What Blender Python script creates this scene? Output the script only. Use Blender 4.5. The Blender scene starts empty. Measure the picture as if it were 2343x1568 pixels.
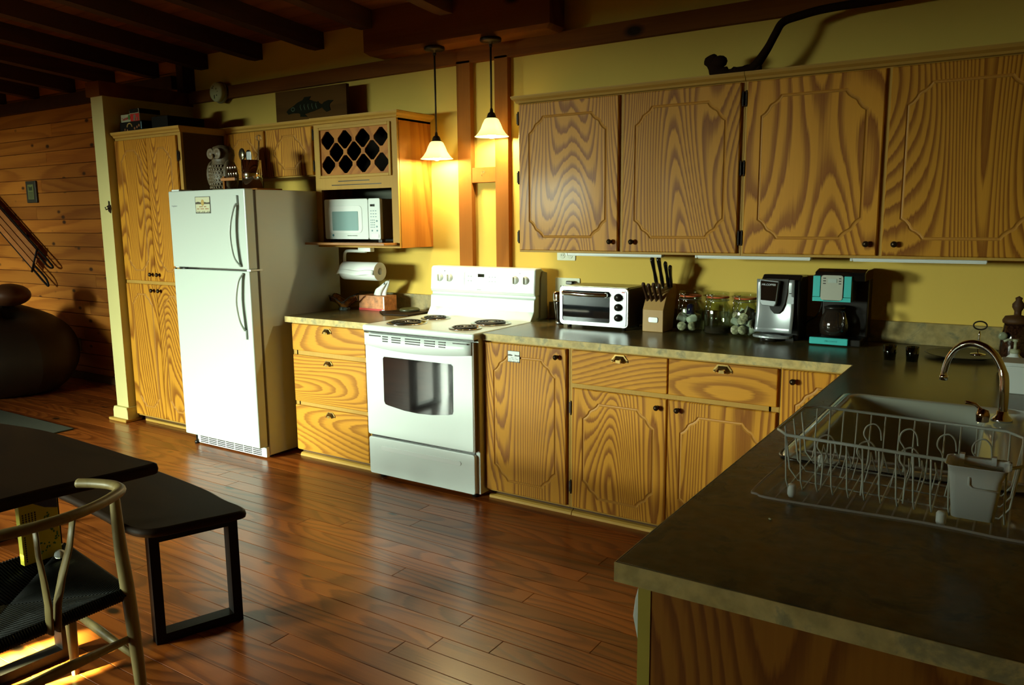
import bpy, bmesh, math, random
from mathutils import Vector, Matrix, Euler
rnd = random.Random(7)
SC = bpy.context.scene
COL = SC.collection
pi = math.pi
rad = math.radians

# ------------------------------------------------------------------ camera
cd = bpy.data.cameras.new('camera'); cam = bpy.data.objects.new('camera', cd); COL.objects.link(cam)
cd.sensor_width = 36.0; cd.lens = 1816.336 / 2343 * 36.0; cd.clip_start = 0.05; cd.clip_end = 100
_r = Vector((0.83805179, 0.545517, -0.00896618)); _u = Vector((-0.07703089, 0.13457621, 0.98790459)); _f = Vector((-0.54012539, 0.82722454, -0.1548035))
m = Matrix((( _r.x, _u.x, -_f.x), (_r.y, _u.y, -_f.y), (_r.z, _u.z, -_f.z)))
cam.matrix_world = Matrix.Translation((3.1917, -4.0115, 1.5097)) @ m.to_4x4()
SC.camera = cam

# ------------------------------------------------------------------ light and exposure
SC.view_settings.view_transform = 'Standard'; SC.view_settings.look = 'None'
SC.view_settings.gamma = 1.0; SC.view_settings.use_curve_mapping = False
SC.view_settings.exposure = 0.0
SC.cycles.use_denoising = True
SC.cycles.max_bounces = 8; SC.cycles.diffuse_bounces = 4; SC.cycles.glossy_bounces = 4
SC.cycles.transmission_bounces = 10; SC.cycles.transparent_max_bounces = 12
SC.cycles.sample_clamp_indirect = 6.0
SC.cycles.caustics_reflective = False; SC.cycles.caustics_refractive = False

w = bpy.data.worlds.new('outdoors'); SC.world = w; w.use_nodes = True
nt = w.node_tree; nt.nodes.clear()
wo = nt.nodes.new('ShaderNodeOutputWorld'); bg = nt.nodes.new('ShaderNodeBackground')
tc = nt.nodes.new('ShaderNodeTexCoord'); sp = nt.nodes.new('ShaderNodeSeparateXYZ'); cr = nt.nodes.new('ShaderNodeValToRGB')
mr = nt.nodes.new('ShaderNodeMapRange'); mr.inputs[1].default_value = -0.3; mr.inputs[2].default_value = 0.6
e = cr.color_ramp.elements
e[0].position = 0.0; e[0].color = (0.10, 0.16, 0.05, 1); e[1].position = 1.0; e[1].color = (0.75, 1.0, 0.92, 1)
x = e.new(0.30); x.color = (0.22, 0.34, 0.12, 1); x = e.new(0.45); x.color = (0.70, 0.98, 0.80, 1)
nt.links.new(tc.outputs['Generated'], sp.inputs[0]); nt.links.new(sp.outputs[2], mr.inputs[0])
nt.links.new(mr.outputs[0], cr.inputs[0]); nt.links.new(cr.outputs[0], bg.inputs[0]); nt.links.new(bg.outputs[0], wo.inputs[0])
bg.inputs[1].default_value = 1.2

def area(name, loc, direction, sx, sy, power, color, spread=180, portal=False):
    l = bpy.data.lights.new(name, 'AREA'); l.shape = 'RECTANGLE'; l.size = sx; l.size_y = sy
    l.energy = power; l.color = color; l.spread = rad(spread)
    o = bpy.data.objects.new(name, l); COL.objects.link(o); o.location = loc
    o.rotation_euler = Vector(direction).to_track_quat('-Z', 'Y').to_euler()
    if portal: l.cycles.is_portal = True
    return o
DAY = (0.84, 1.0, 0.80)
WIN = [(-6.6, -5.6), (-4.05, -1.85), (-1.0, -0.5)]          # openings of the unseen window wall, sized and placed to shape daylight falloff
# added panel lamp outside, standing in for bright sky, clipped by the window openings
c = Vector((-5.6, -12.0, 2.90)); area('daylight_panel', c, Vector((0.3, -0.6, 0.7)) - c, 4.2, 2.8, 6900, DAY)
# added narrow lamps standing in for low sun, one per sunlit patch
SUND = Vector((0.25, 0.90, -0.33)).normalized()
for n, t, sx, sy, p in (('sunbeam_1', (0.325, -2.80, 0), 0.105, 0.105, 9), ('sunbeam_2', (0.545, -2.785, 0), 0.12, 0.06, 9), ('sunbeam_3', (0.665, -2.845, 0.565), 0.11, 0.13, 2.2)):  # each sunbeam is an added lamp standing in for sun
    t = Vector(t); o_ = t - SUND * 3.72 if n[-1] != '3' else Vector((-0.70, -6.30, 1.80))
    area(n, o_, t - o_, sx, sy, p * sx * sy / 0.009, (0.90, 1.0, 0.5), 1.2)

# ------------------------------------------------------------------ mesh helpers
class MB:
    def __init__(s): s.v = []; s.f = []; s.sm = []
    def add(s, vs, fs, smooth=False):
        n = len(s.v); s.v += [tuple(v) for v in vs]; s.f += [tuple(i + n for i in f) for f in fs]; s.sm += [smooth] * len(fs); return s
    def box(s, x0, x1, y0, y1, z0, z1):
        if x0 > x1: x0, x1 = x1, x0
        if y0 > y1: y0, y1 = y1, y0
        if z0 > z1: z0, z1 = z1, z0
        vs = [(x, y, z) for z in (z0, z1) for y in (y0, y1) for x in (x0, x1)]
        return s.add(vs, [(0, 2, 3, 1), (4, 5, 7, 6), (0, 1, 5, 4), (2, 6, 7, 3), (0, 4, 6, 2), (1, 3, 7, 5)])
    def hexa(s, p):   # 8 points, bottom ring then top ring, each counter-clockwise
        return s.add(p, [(3, 2, 1, 0), (4, 5, 6, 7), (0, 1, 5, 4), (1, 2, 6, 5), (2, 3, 7, 6), (3, 0, 4, 7)])
    def prism(s, pts, axis, a, b, smooth=False):   # polygon pts in the two other axes
        def mk(p, t):
            if axis == 'z': return (p[0], p[1], t)
            if axis == 'y': return (p[0], t, p[1])
            return (t, p[0], p[1])
        n = len(pts); vs = [mk(p, a) for p in pts] + [mk(p, b) for p in pts]
        s.add(vs, [tuple(range(n - 1, -1, -1)), tuple(range(n, 2 * n))], False)
        base = len(s.v) - 2 * n
        for i in range(n):
            j = (i + 1) % n
            s.f.append((base + i, base + j, base + n + j, base + n + i)); s.sm.append(smooth)
        return s
    def lathe(s, prof, c=(0, 0, 0), n=24, axis='z', smooth=True, cap=True, sx=1, sy=1):
        vs = []
        for r, h in prof:
            for k in range(n):
                a = 2 * pi * k / n; u, v = r * math.cos(a) * sx, r * math.sin(a) * sy
                p = (u, v, h) if axis == 'z' else ((u, h, v) if axis == 'y' else (h, u, v))
                vs.append((c[0] + p[0], c[1] + p[1], c[2] + p[2]))
        fs = []
        for i in range(len(prof) - 1):
            for k in range(n):
                k2 = (k + 1) % n; fs.append((i * n + k, i * n + k2, (i + 1) * n + k2, (i + 1) * n + k))
        s.add(vs, fs, smooth)
        if cap:
            b = len(s.v) - len(vs)
            if prof[0][0] > 1e-5: s.f.append(tuple(b + k for k in range(n - 1, -1, -1))); s.sm.append(False)
            if prof[-1][0] > 1e-5: s.f.append(tuple(b + (len(prof) - 1) * n + k for k in range(n))); s.sm.append(False)
        return s
    def tube(s, path, r, n=8, closed=False, caps=True, flat=1.0):
        P = [Vector(p) for p in path]; N = len(P); rs = r if isinstance(r, (list, tuple)) else [r] * N
        vs = []; up = None
        for i, p in enumerate(P):
            if closed: t = P[(i + 1) % N] - P[i - 1]
            else: t = P[min(i + 1, N - 1)] - P[max(i - 1, 0)]
            if t.length < 1e-9: t = Vector((0, 0, 1))
            t.normalize()
            if up is None:
                up = Vector((0, 0, 1)) if abs(t.z) < .9 else Vector((0, 1, 0))
            up = (up - t * up.dot(t))
            if up.length < 1e-6: up = t.orthogonal()
            up.normalize(); sd = t.cross(up)
            for k in range(n):
                a = 2 * pi * k / n; vs.append(p + sd * (rs[i] * math.cos(a)) + up * (rs[i] * flat * math.sin(a)))
        fs = []
        for i in range(N if closed else N - 1):
            j = (i + 1) % N
            for k in range(n):
                k2 = (k + 1) % n; fs.append((i * n + k, i * n + k2, j * n + k2, j * n + k))
        s.add(vs, fs, True)
        if caps and not closed:
            b = len(s.v) - len(vs)
            s.f.append(tuple(b + k for k in range(n - 1, -1, -1))); s.sm.append(False)
            s.f.append(tuple(b + (N - 1) * n + k for k in range(n))); s.sm.append(False)
        return s
    def ball(s, c, r, n=14, m=8, sx=1, sy=1, sz=1):
        prof = [(max(1e-4, math.sin(pi * i / m)) * r, -math.cos(pi * i / m) * r * sz) for i in range(m + 1)]
        return s.lathe(prof, c, n, cap=False, sx=sx, sy=sy)
    def grid(s, fn, nu, nv, smooth=True):
        vs = [fn(i / nu, j / nv) for i in range(nu + 1) for j in range(nv + 1)]
        fs = [(i * (nv + 1) + j, (i + 1) * (nv + 1) + j, (i + 1) * (nv + 1) + j + 1, i * (nv + 1) + j + 1) for i in range(nu) for j in range(nv)]
        return s.add(vs, fs, smooth)

def catmull(pts, k=6, closed=False):
    P = [Vector(p) for p in pts]; N = len(P); out = []
    for i in range(N if closed else N - 1):
        if closed: a, b, c, d = P[i - 1], P[i], P[(i + 1) % N], P[(i + 2) % N]
        else: a, b, c, d = P[max(i - 1, 0)], P[i], P[i + 1], P[min(i + 2, N - 1)]
        for j in range(k):
            t = j / k
            out.append(0.5 * ((2 * b) + (c - a) * t + (2 * a - 5 * b + 4 * c - d) * t * t + (3 * b - a - 3 * c + d) * t ** 3))
    if not closed: out.append(P[-1])
    return out
def rrect(x0, x1, z0, z1, r, k=4):
    pts = []
    for cx, cz, a0 in ((x1 - r, z0 + r, -90), (x1 - r, z1 - r, 0), (x0 + r, z1 - r, 90), (x0 + r, z0 + r, 180)):
        for i in range(k + 1):
            a = rad(a0 + 90 * i / k); pts.append((cx + r * math.cos(a), cz + r * math.sin(a)))
    return pts

ORG = {}
def wloc(o): return ORG.get(o.name, Vector((0, 0, 0)))
def link(name, mb, mat, parent=None, bevel=0, local=False, loc=None, solid=0, seg=2):
    me = bpy.data.meshes.new(name)
    off = Vector((0, 0, 0))
    if parent is not None and not local: off = wloc(parent)
    elif loc is not None: off = Vector(loc)
    me.from_pydata([(v[0] - off.x, v[1] - off.y, v[2] - off.z) for v in mb.v], [], mb.f)
    me.polygons.foreach_set('use_smooth', mb.sm); me.update()
    if len(mb.f) > 3:
        b_ = bmesh.new(); b_.from_mesh(me); bmesh.ops.recalc_face_normals(b_, faces=b_.faces); b_.to_mesh(me); b_.free()
    if mat: me.materials.append(mat)
    o = bpy.data.objects.new(name, me); COL.objects.link(o)
    if parent is not None: o.parent = parent; ORG[o.name] = wloc(parent)
    elif loc is not None: o.location = loc; ORG[o.name] = Vector(loc)
    if solid:
        mo = o.modifiers.new('solid', 'SOLIDIFY'); mo.thickness = solid; mo.offset = 0
    if bevel:
        mo = o.modifiers.new('bevel', 'BEVEL'); mo.width = bevel; mo.segments = seg; mo.limit_method = 'ANGLE'; mo.angle_limit = rad(40)
    return o
def tag(o, label=None, cat=None, group=None, kind=None):
    if label: o['label'] = label
    if cat: o['category'] = cat
    if group: o['group'] = group
    if kind: o['kind'] = kind
    return o
def thing(name, loc, label, cat, group=None, rz=0):
    o = bpy.data.objects.new(name, None); o.empty_display_size = .05; COL.objects.link(o)
    o.location = loc; o.rotation_euler.z = rz; ORG[o.name] = Vector(loc)
    return tag(o, label, cat, group)
def struct(name, mb, mat, parent=None, bevel=0, label=None):
    o = link(name, mb, mat, parent, bevel)
    if parent is None: o['kind'] = 'structure'
    if label: o['label'] = label
    return o
def copy_tree(o, parent=None):
    c = o.copy(); COL.objects.link(c); c.parent = parent; ORG[c.name] = wloc(o)
    for k in [q for q in o.children]: copy_tree(k, c)
    return c
def text(name, s, size, loc, rot, mat, parent, align='CENTER', ext=0.0003, sx=1.0):
    c = bpy.data.curves.new(name, 'FONT'); c.body = s; c.size = size; c.align_x = align; c.align_y = 'CENTER'; c.extrude = ext
    c.materials.append(mat); o = bpy.data.objects.new(name, c); COL.objects.link(o)
    o.parent = parent; o.location = Vector(loc) - wloc(parent); o.rotation_euler = rot; o.scale = (sx, 1, 1); return o
FR = (pi / 2, 0, 0)   # lettering facing the room (-y)

# ------------------------------------------------------------------ materials
def nodes(name):
    m = bpy.data.materials.new(name); m.use_nodes = True; nt = m.node_tree
    return m, nt, nt.nodes['Principled BSDF']
def plain(name, col, rough=.5, metal=0, spec=.5, coat=0, noise=0, nscale=20, bump=0, bscale=80, trans=0, emis=None, estr=0, alpha=1, ior=1.45):
    m, nt, b = nodes(name)
    b.inputs['Base Color'].default_value = (*col, 1); b.inputs['Roughness'].default_value = rough
    b.inputs['Metallic'].default_value = metal; b.inputs['Specular IOR Level'].default_value = spec
    b.inputs['Coat Weight'].default_value = coat; b.inputs['Coat Roughness'].default_value = .08
    b.inputs['Transmission Weight'].default_value = trans; b.inputs['IOR'].default_value = ior; b.inputs['Alpha'].default_value = alpha
    if emis: b.inputs['Emission Color'].default_value = (*emis, 1); b.inputs['Emission Strength'].default_value = estr
    tc = nt.nodes.new('ShaderNodeTexCoord')
    if noise:
        n = nt.nodes.new('ShaderNodeTexNoise'); n.inputs['Scale'].default_value = nscale; n.inputs['Detail'].default_value = 4
        r = nt.nodes.new('ShaderNodeValToRGB'); r.color_ramp.elements[0].position = .3; r.color_ramp.elements[1].position = .7
        r.color_ramp.elements[0].color = (*[c * (1 - noise) for c in col], 1); r.color_ramp.elements[1].color = (*[min(1, c * (1 + noise)) for c in col], 1)
        nt.links.new(tc.outputs['Object'], n.inputs['Vector']); nt.links.new(n.outputs[0], r.inputs[0]); nt.links.new(r.outputs[0], b.inputs['Base Color'])
    if bump:
        n = nt.nodes.new('ShaderNodeTexNoise'); n.inputs['Scale'].default_value = bscale; n.inputs['Detail'].default_value = 3
        bp = nt.nodes.new('ShaderNodeBump'); bp.inputs['Strength'].default_value = bump; bp.inputs['Distance'].default_value = .002
        nt.links.new(tc.outputs['Object'], n.inputs['Vector']); nt.links.new(n.outputs[0], bp.inputs['Height']); nt.links.new(bp.outputs[0], b.inputs['Normal'])
    return m
def wood(name, light, dark, axis='z', fig=2.6, rings=9, line=.75, rough=.4, spec=.5, coat=0, knots=0, kscale=3.0, tint=.18, stretch=.16, fiber=.25, kcol=(.02, .01, .004), bump=.15):
    m, nt, b = nodes(name); L = nt.links.new; N = nt.nodes.new
    tc = N('ShaderNodeTexCoord'); oi = N('ShaderNodeObjectInfo')
    mul = N('ShaderNodeVectorMath'); mul.operation = 'MULTIPLY_ADD'; mul.inputs[1].default_value = (37, 53, 71)
    cmb = N('ShaderNodeCombineXYZ'); [L(oi.outputs['Random'], cmb.inputs[i]) for i in range(3)]
    L(cmb.outputs[0], mul.inputs[0]); L(tc.outputs['Object'], mul.inputs[2])
    def mapped(s_long, s_cross):
        mp = N('ShaderNodeMapping'); sc = [s_cross] * 3; sc['xyz'.index(axis)] = s_long
        mp.inputs['Scale'].default_value = sc; L(mul.outputs[0], mp.inputs['Vector']); return mp
    fig_m = mapped(fig * stretch, fig)
    n1 = N('ShaderNodeTexNoise'); n1.inputs['Scale'].default_value = 1; n1.inputs['Detail'].default_value = 1.2; n1.inputs['Roughness'].default_value = .45; n1.inputs['Distortion'].default_value = .25
    L(fig_m.outputs[0], n1.inputs['Vector'])
    fm = mapped(3.0, 130); n2 = N('ShaderNodeTexNoise'); n2.inputs['Scale'].default_value = 1; n2.inputs['Detail'].default_value = 3
    L(fm.outputs[0], n2.inputs['Vector'])
    a = N('ShaderNodeMath'); a.operation = 'MULTIPLY'; a.inputs[1].default_value = rings * 2; L(n1.outputs[0], a.inputs[0])
    a1 = N('ShaderNodeMath'); a1.operation = 'MULTIPLY_ADD'; a1.inputs[1].default_value = .35; L(n2.outputs[0], a1.inputs[0]); L(a.outputs[0], a1.inputs[2])
    fr = N('ShaderNodeMath'); fr.operation = 'FRACT'; L(a1.outputs[0], fr.inputs[0])
    rp = N('ShaderNodeValToRGB'); e = rp.color_ramp.elements
    e[0].position = 0; e[0].color = (line, line, line, 1); e[1].position = 1; e[1].color = (line * .9, line * .9, line * .9, 1)
    q = e.new(.14); q.color = (.02, .02, .02, 1); q = e.new(.55); q.color = (.10, .10, .10, 1); q = e.new(.82); q.color = (line * .75, line * .75, line * .75, 1)
    L(fr.outputs[0], rp.inputs[0])
    ad = N('ShaderNodeMath'); ad.operation = 'MULTIPLY_ADD'; ad.inputs[1].default_value = fiber; L(n2.outputs[0], ad.inputs[0]); L(rp.outputs[0], ad.inputs[2]); ad.use_clamp = True
    mx = N('ShaderNodeMix'); mx.data_type = 'RGBA'; mx.inputs[6].default_value = (*light, 1); mx.inputs[7].default_value = (*dark, 1)
    L(ad.outputs[0], mx.inputs[0]); out = mx.outputs[2]
    # piece to piece tint
    hs = N('ShaderNodeHueSaturation'); mrg = N('ShaderNodeMapRange'); mrg.inputs[3].default_value = 1 - tint; mrg.inputs[4].default_value = 1 + tint
    L(oi.outputs['Random'], mrg.inputs[0]); L(mrg.outputs[0], hs.inputs['Value']); L(out, hs.inputs['Color']); out = hs.outputs[0]
    if knots:
        km = mapped(kscale * .55, kscale); vo = N('ShaderNodeTexVoronoi'); vo.inputs['Scale'].default_value = 1; vo.inputs['Randomness'].default_value = 1
        L(km.outputs[0], vo.inputs['Vector'])
        kr = N('ShaderNodeValToRGB'); k = kr.color_ramp.elements; k[0].position = knots * .5; k[0].color = (1, 1, 1, 1); k[1].position = knots; k[1].color = (0, 0, 0, 1)
        L(vo.outputs['Distance'], kr.inputs[0])
        mk = N('ShaderNodeMix'); mk.data_type = 'RGBA'; mk.inputs[7].default_value = (*kcol, 1); L(kr.outputs[0], mk.inputs[0]); L(out, mk.inputs[6]); out = mk.outputs[2]
    L(out, b.inputs['Base Color'])
    b.inputs['Roughness'].default_value = rough; b.inputs['Specular IOR Level'].default_value = spec
    b.inputs['Coat Weight'].default_value = coat; b.inputs['Coat Roughness'].default_value = .12
    if bump:
        bp = N('ShaderNodeBump'); bp.inputs['Strength'].default_value = bump; bp.inputs['Distance'].default_value = .001; bp.invert = True
        L(ad.outputs[0], bp.inputs['Height']); L(bp.outputs[0], b.inputs['Normal'])
    return m

OAK_L, OAK_D = (.60, .27, .022), (.21, .062, .005)
oak_v = wood('oak_grain_upright', OAK_L, OAK_D, 'z', 2.2, 30, .95, .45, .18, coat=.03, tint=.08, stretch=.17, fiber=.12)
oak_h = wood('oak_grain_level', OAK_L, OAK_D, 'x', 2.2, 22, .75, .45, .18, coat=.03, tint=.08, stretch=.18, fiber=.12)
oak_frame = wood('oak_face_frame', (.50, .30, .06), (.30, .14, .02), 'z', 1.2, 2, .3, .5, .18, tint=.05)
oak_frame_h = wood('oak_face_frame_level', (.50, .30, .06), (.30, .14, .02), 'x', 1.2, 2, .3, .5, .18, tint=.05)
oak_groove = plain('oak_groove', (.46, .21, .03), .55)
oak_side = wood('oak_side_panel', (.46, .18, .025), (.22, .06, .006), 'z', 1.6, 9, .6, .5, .18, tint=.05)
oak_deep = wood('oak_end_panel', (.34, .13, .012), (.14, .034, .003), 'z', 2.0, 15, .8, .5, .35, tint=.05, stretch=.3)
dark_side = wood('dark_wood_side', (.10, .045, .012), (.05, .02, .005), 'z', 1.5, 5, .4, .6, .3)  # dark wood tone; on the pantry carcass it stands in for side shade
beam_m = wood('stained_timber', (.19, .062, .009), (.085, .024, .004), 'x', 1.6, 5, .45, .75, .12, knots=.13, kscale=3.2, tint=.1)
beam_v = wood('stained_timber_upright', (.30, .11, .016), (.16, .05, .007), 'z', 1.6, 4, .4, .75, .12, knots=.12, kscale=3.5, tint=.1)
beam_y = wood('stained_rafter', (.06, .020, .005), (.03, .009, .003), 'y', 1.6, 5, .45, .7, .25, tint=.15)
board_m = wood('ceiling_board', (.20, .06, .014), (.10, .028, .006), 'x', 1.8, 6, .5, .6, .3, tint=.2)
floor_m = wood('pine_floor_planks', (.30, .078, .011), (.11, .022, .003), 'x', 2.4, 14, .75, .30, .45, coat=.12, knots=.13, kscale=4.6, tint=.25, bump=.10)
pine_m = wood('knotty_pine', (.50, .175, .020), (.28, .075, .006), 'x', 1.8, 7, .7, .45, .3, coat=.05, knots=.17, kscale=7.5, tint=.22, kcol=(.05, .017, .004))
table_m = wood('dark_slab_wood', (.024, .011, .003), (.011, .005, .002), 'x', 2, 6, .5, .6, .12, tint=.1)
ash_m = wood('pale_ash', (.27, .20, .075), (.16, .11, .035), 'z', 8, 5, .4, .45, .4, tint=.05)
wall_y = plain('yellow_wall_paint', (.64, .44, .085), .75, spec=.25, noise=.03, nscale=3, bump=.12, bscale=260)
wall_l = plain('pale_wall_paint', (.58, .52, .22), .7, spec=.25, noise=.03, nscale=3, bump=.1, bscale=260)
white_en = plain('white_enamel', (.70, .77, .74), .30, spec=.5, coat=.2)
white_fr = plain('fridge_enamel', (.53, .60, .55), .32, spec=.4, coat=.1)
white_tx = plain('white_textured_steel', (.55, .60, .56), .42, spec=.4, bump=.25, bscale=700)
white_pl = plain('white_plastic', (.74, .79, .77), .38)
grey_line = plain('grey_print', (.35, .38, .40), .5)
black_m = plain('black_plastic', (.012, .010, .008), .3)
black_g = plain('black_gloss', (.006, .005, .005), .04, coat=1, spec=.8)
blk_metal = plain('black_steel', (.008, .006, .005), .5, spec=.15)
chrome = plain('chrome', (.78, .78, .76), .08, metal=1)
steel = plain('brushed_steel', (.34, .36, .36), .38, metal=1, bump=.05, bscale=400)
silver_pl = plain('silver_plastic', (.42, .46, .48), .32, metal=.6)
brass = plain('aged_brass', (.26, .17, .055), .38, metal=.9)
bronze = plain('dark_bronze', (.045, .028, .014), .34, metal=.75)
iron = plain('dark_bronze_rod', (.022, .014, .008), .45, metal=.6)
coil_m = plain('burner_coil', (.018, .014, .012), .45, metal=.5)
pan_m = plain('drip_pan_chrome', (.55, .50, .42), .16, metal=1)
def thin_glass(name, tint, refl=.10, rough=.03):
    m = bpy.data.materials.new(name); m.use_nodes = True; nt = m.node_tree; nt.nodes.clear(); N = nt.nodes.new; L = nt.links.new
    o = N('ShaderNodeOutputMaterial'); mx = N('ShaderNodeMixShader'); tr = N('ShaderNodeBsdfTransparent'); gl = N('ShaderNodeBsdfGlossy'); lw = N('ShaderNodeLayerWeight')
    tr.inputs[0].default_value = (*tint, 1); gl.inputs['Roughness'].default_value = rough; lw.inputs[0].default_value = .25
    mp = N('ShaderNodeMapRange'); mp.inputs[3].default_value = refl * .4; mp.inputs[4].default_value = min(1, refl * 5)
    L(lw.outputs['Facing'], mp.inputs[0]); L(mp.outputs[0], mx.inputs[0]); L(tr.outputs[0], mx.inputs[1]); L(gl.outputs[0], mx.inputs[2]); L(mx.outputs[0], o.inputs[0]); return m
glass_m = thin_glass('clear_glass', (.90, .93, .86))
tumbler_g = thin_glass('dark_drinking_glass', (.28, .34, .30), .12)
rubber_o = plain('orange_rubber_seal', (.55, .11, .03), .5)
paper_w = plain('white_paper', (.80, .84, .82), .9)
red_m = plain('red_print', (.50, .02, .012), .45)
green_m = plain('green_print', (.05, .18, .03), .5)
cream_m = plain('cream_print', (.55, .55, .36), .5)
gold_m = plain('gold_print', (.45, .30, .07), .5)
rust_m = plain('rust_print', (.30, .10, .02), .5)
teal_m = plain('turquoise_plastic', (.06, .52, .50), .28, coat=.4)
ink = plain('black_print', (.02, .02, .018), .6)
gasket = plain('dark_gasket', (.06, .045, .03), .6)

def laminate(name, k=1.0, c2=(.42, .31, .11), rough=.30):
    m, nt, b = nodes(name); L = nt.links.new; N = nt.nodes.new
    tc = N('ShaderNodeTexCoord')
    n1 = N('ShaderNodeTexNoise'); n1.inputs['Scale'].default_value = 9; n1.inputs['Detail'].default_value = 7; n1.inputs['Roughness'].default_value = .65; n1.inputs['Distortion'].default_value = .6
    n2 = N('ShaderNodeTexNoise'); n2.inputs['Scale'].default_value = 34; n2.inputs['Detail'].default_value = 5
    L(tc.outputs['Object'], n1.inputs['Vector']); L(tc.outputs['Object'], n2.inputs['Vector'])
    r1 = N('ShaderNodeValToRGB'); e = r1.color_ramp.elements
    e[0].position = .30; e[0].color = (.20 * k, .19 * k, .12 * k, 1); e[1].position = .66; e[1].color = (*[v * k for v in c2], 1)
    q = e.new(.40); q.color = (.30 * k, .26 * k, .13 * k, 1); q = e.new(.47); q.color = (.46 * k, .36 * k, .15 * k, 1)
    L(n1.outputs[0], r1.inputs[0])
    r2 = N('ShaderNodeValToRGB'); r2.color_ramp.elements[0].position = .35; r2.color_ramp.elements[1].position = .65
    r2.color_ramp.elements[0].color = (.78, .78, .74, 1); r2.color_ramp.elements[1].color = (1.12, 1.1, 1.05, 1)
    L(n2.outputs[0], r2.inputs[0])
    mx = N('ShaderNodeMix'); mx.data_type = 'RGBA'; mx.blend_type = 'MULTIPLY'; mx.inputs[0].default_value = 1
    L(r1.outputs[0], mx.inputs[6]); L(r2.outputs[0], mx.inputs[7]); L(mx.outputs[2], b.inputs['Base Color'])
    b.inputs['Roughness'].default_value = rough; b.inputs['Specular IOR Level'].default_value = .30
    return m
lam = laminate('mottled_laminate_shaded_top', .30, (.50, .30, .09), .26)  # one laminate in three tones: shaded top, lit edge, dim splash put into colour
lam_e = laminate('mottled_laminate_lit_edge', 1.2, rough=.45)
lam_b = laminate('mottled_laminate_dim_splash', .62, rough=.4)

# ------------------------------------------------------------------ setting
W = 0.078                                    # the kitchen wall plane
XL, XR, YF = -7.0, 3.75, -6.2
CS = 0.085                                   # roof slope towards the room
def cz(y): return 2.782 + CS * (W - y)

floor = struct('floor', MB().box(XL, XR, YF, W + .1, -.12, -.014), plain('subfloor', (.03, .015, .008), .9))
plank_cache = {}
y = W; row = 0
while y > -3.62:
    yb = y - .094; x = XL + .3 * ((row * 37) % 7) / 3 - .6; 
    while x < XR:
        ln = rnd.choice([1.5, 1.9, 2.3, 2.7]); x0, x1 = max(x, XL), min(x + ln, XR)
        x += ln
        if x1 - x0 < .05: continue
        if x1 < -5.9 and yb < -1.2: continue
        key = round(x1 - x0, 2); l2 = (x1 - x0) / 2 - .0007; wy = .0463
        if key not in plank_cache:
            me = bpy.data.meshes.new('plank'); c = .0012
            vs = [(-l2, -wy, -.014), (l2, -wy, -.014), (l2, wy, -.014), (-l2, wy, -.014), (-l2, -wy, -c), (l2, -wy, -c), (l2, wy, -c), (-l2, wy, -c),
                  (-l2 + c, -wy + c, 0), (l2 - c, -wy + c, 0), (l2 - c, wy - c, 0), (-l2 + c, wy - c, 0)]
            me.from_pydata(vs, [], [(0, 1, 5, 4), (1, 2, 6, 5), (2, 3, 7, 6), (3, 0, 4, 7), (4, 5, 9, 8), (5, 6, 10, 9), (6, 7, 11, 10), (7, 4, 8, 11), (8, 9, 10, 11)])
            me.materials.append(floor_m); plank_cache[key] = me
        o = bpy.data.objects.new('plank', plank_cache[key]); COL.objects.link(o); o.parent = floor
        o.location = ((x0 + x1) / 2, (y + yb) / 2, rnd.uniform(-.0004, .0002))
    y = yb; row += 1
o = link('plank_field', MB().box(XL, XR, YF, y, -.014, 0), floor_m, floor); o['kind'] = 'stuff'

struct('wall_back', MB().box(-2.56, XR, W, W + .12, 0, 2.84), wall_y)
wl = struct('wall_back_left', MB().box(XL, -2.56, W + .014, W + .12, 0, 2.84), plain('wall_backing', (.05, .02, .008), .9))
zz = 0; r = 0; pl_c = {}
while zz < 2.80:
    z1 = min(zz + .128, 2.80); cut = XL + 1.1 + (r * 1.37) % 2.6
    for a, b in ((XL, cut), (cut, -2.56)):
        mb = MB(); h0, h1 = zz + .0006, z1 - .0006; c = .003
        mb.hexa([(a + .001, W, h0 + c), (b - .001, W, h0 + c), (b - .001, W + .014, h0), (a + .001, W + .014, h0), (a + .001, W, h1 - c), (b - .001, W, h1 - c), (b - .001, W + .014, h1), (a + .001, W + .014, h1)])
        link('plank', mb, pine_m, wl)
    zz = z1; r += 1
part_wall = struct('wall_partition', MB().box(-2.64, -2.49, -.665, W, 0, 2.405), wall_l)
struct('wall_left', MB().box(XL - .12, XL, YF, W + .12, 0, 3.5), pine_m)
struct('wall_right', MB().box(XR, XR + .12, YF, W + .12, 0, 3.5), wall_y)
mb = MB(); xs = [XL - .12] + [v for ab in WIN for v in ab] + [XR + .12]
for i in range(0, len(xs), 2): mb.box(xs[i], xs[i + 1], YF - .12, YF, 0, 3.5)
for a, b in WIN: mb.box(a, b, YF - .12, YF, 0, .15); mb.box(a, b, YF - .12, YF, 2.1, 3.5)
struct('wall_front', mb, wall_y)
for i, (a, b) in enumerate(WIN):
    c = (a + b) / 2; fr = MB()
    for q in (a, b - .06): fr.box(q, q + .06, YF - .08, YF + .02, .15, 2.1)
    fr.box(a + .06, b - .06, YF - .08, YF + .02, .15, .21); fr.box(a + .06, b - .06, YF - .08, YF + .02, 2.04, 2.1); fr.box(c - .035, c + .035, YF - .07, YF + .01, .21, 2.04)
    struct('window_%d' % (i + 1), fr, beam_v)
ceil = struct('ceiling', MB().hexa([(XL, YF, cz(YF) + .02), (XR, YF, cz(YF) + .02), (XR, W + .12, cz(W + .12) + .02), (XL, W + .12, cz(W + .12) + .02),
      (XL, YF, cz(YF) + .12), (XR, YF, cz(YF) + .12), (XR, W + .12, cz(W + .12) + .12), (XL, W + .12, cz(W + .12) + .12)]), plain('roof_deck', (.03, .012, .006), .9))
y = W + .1
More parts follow.
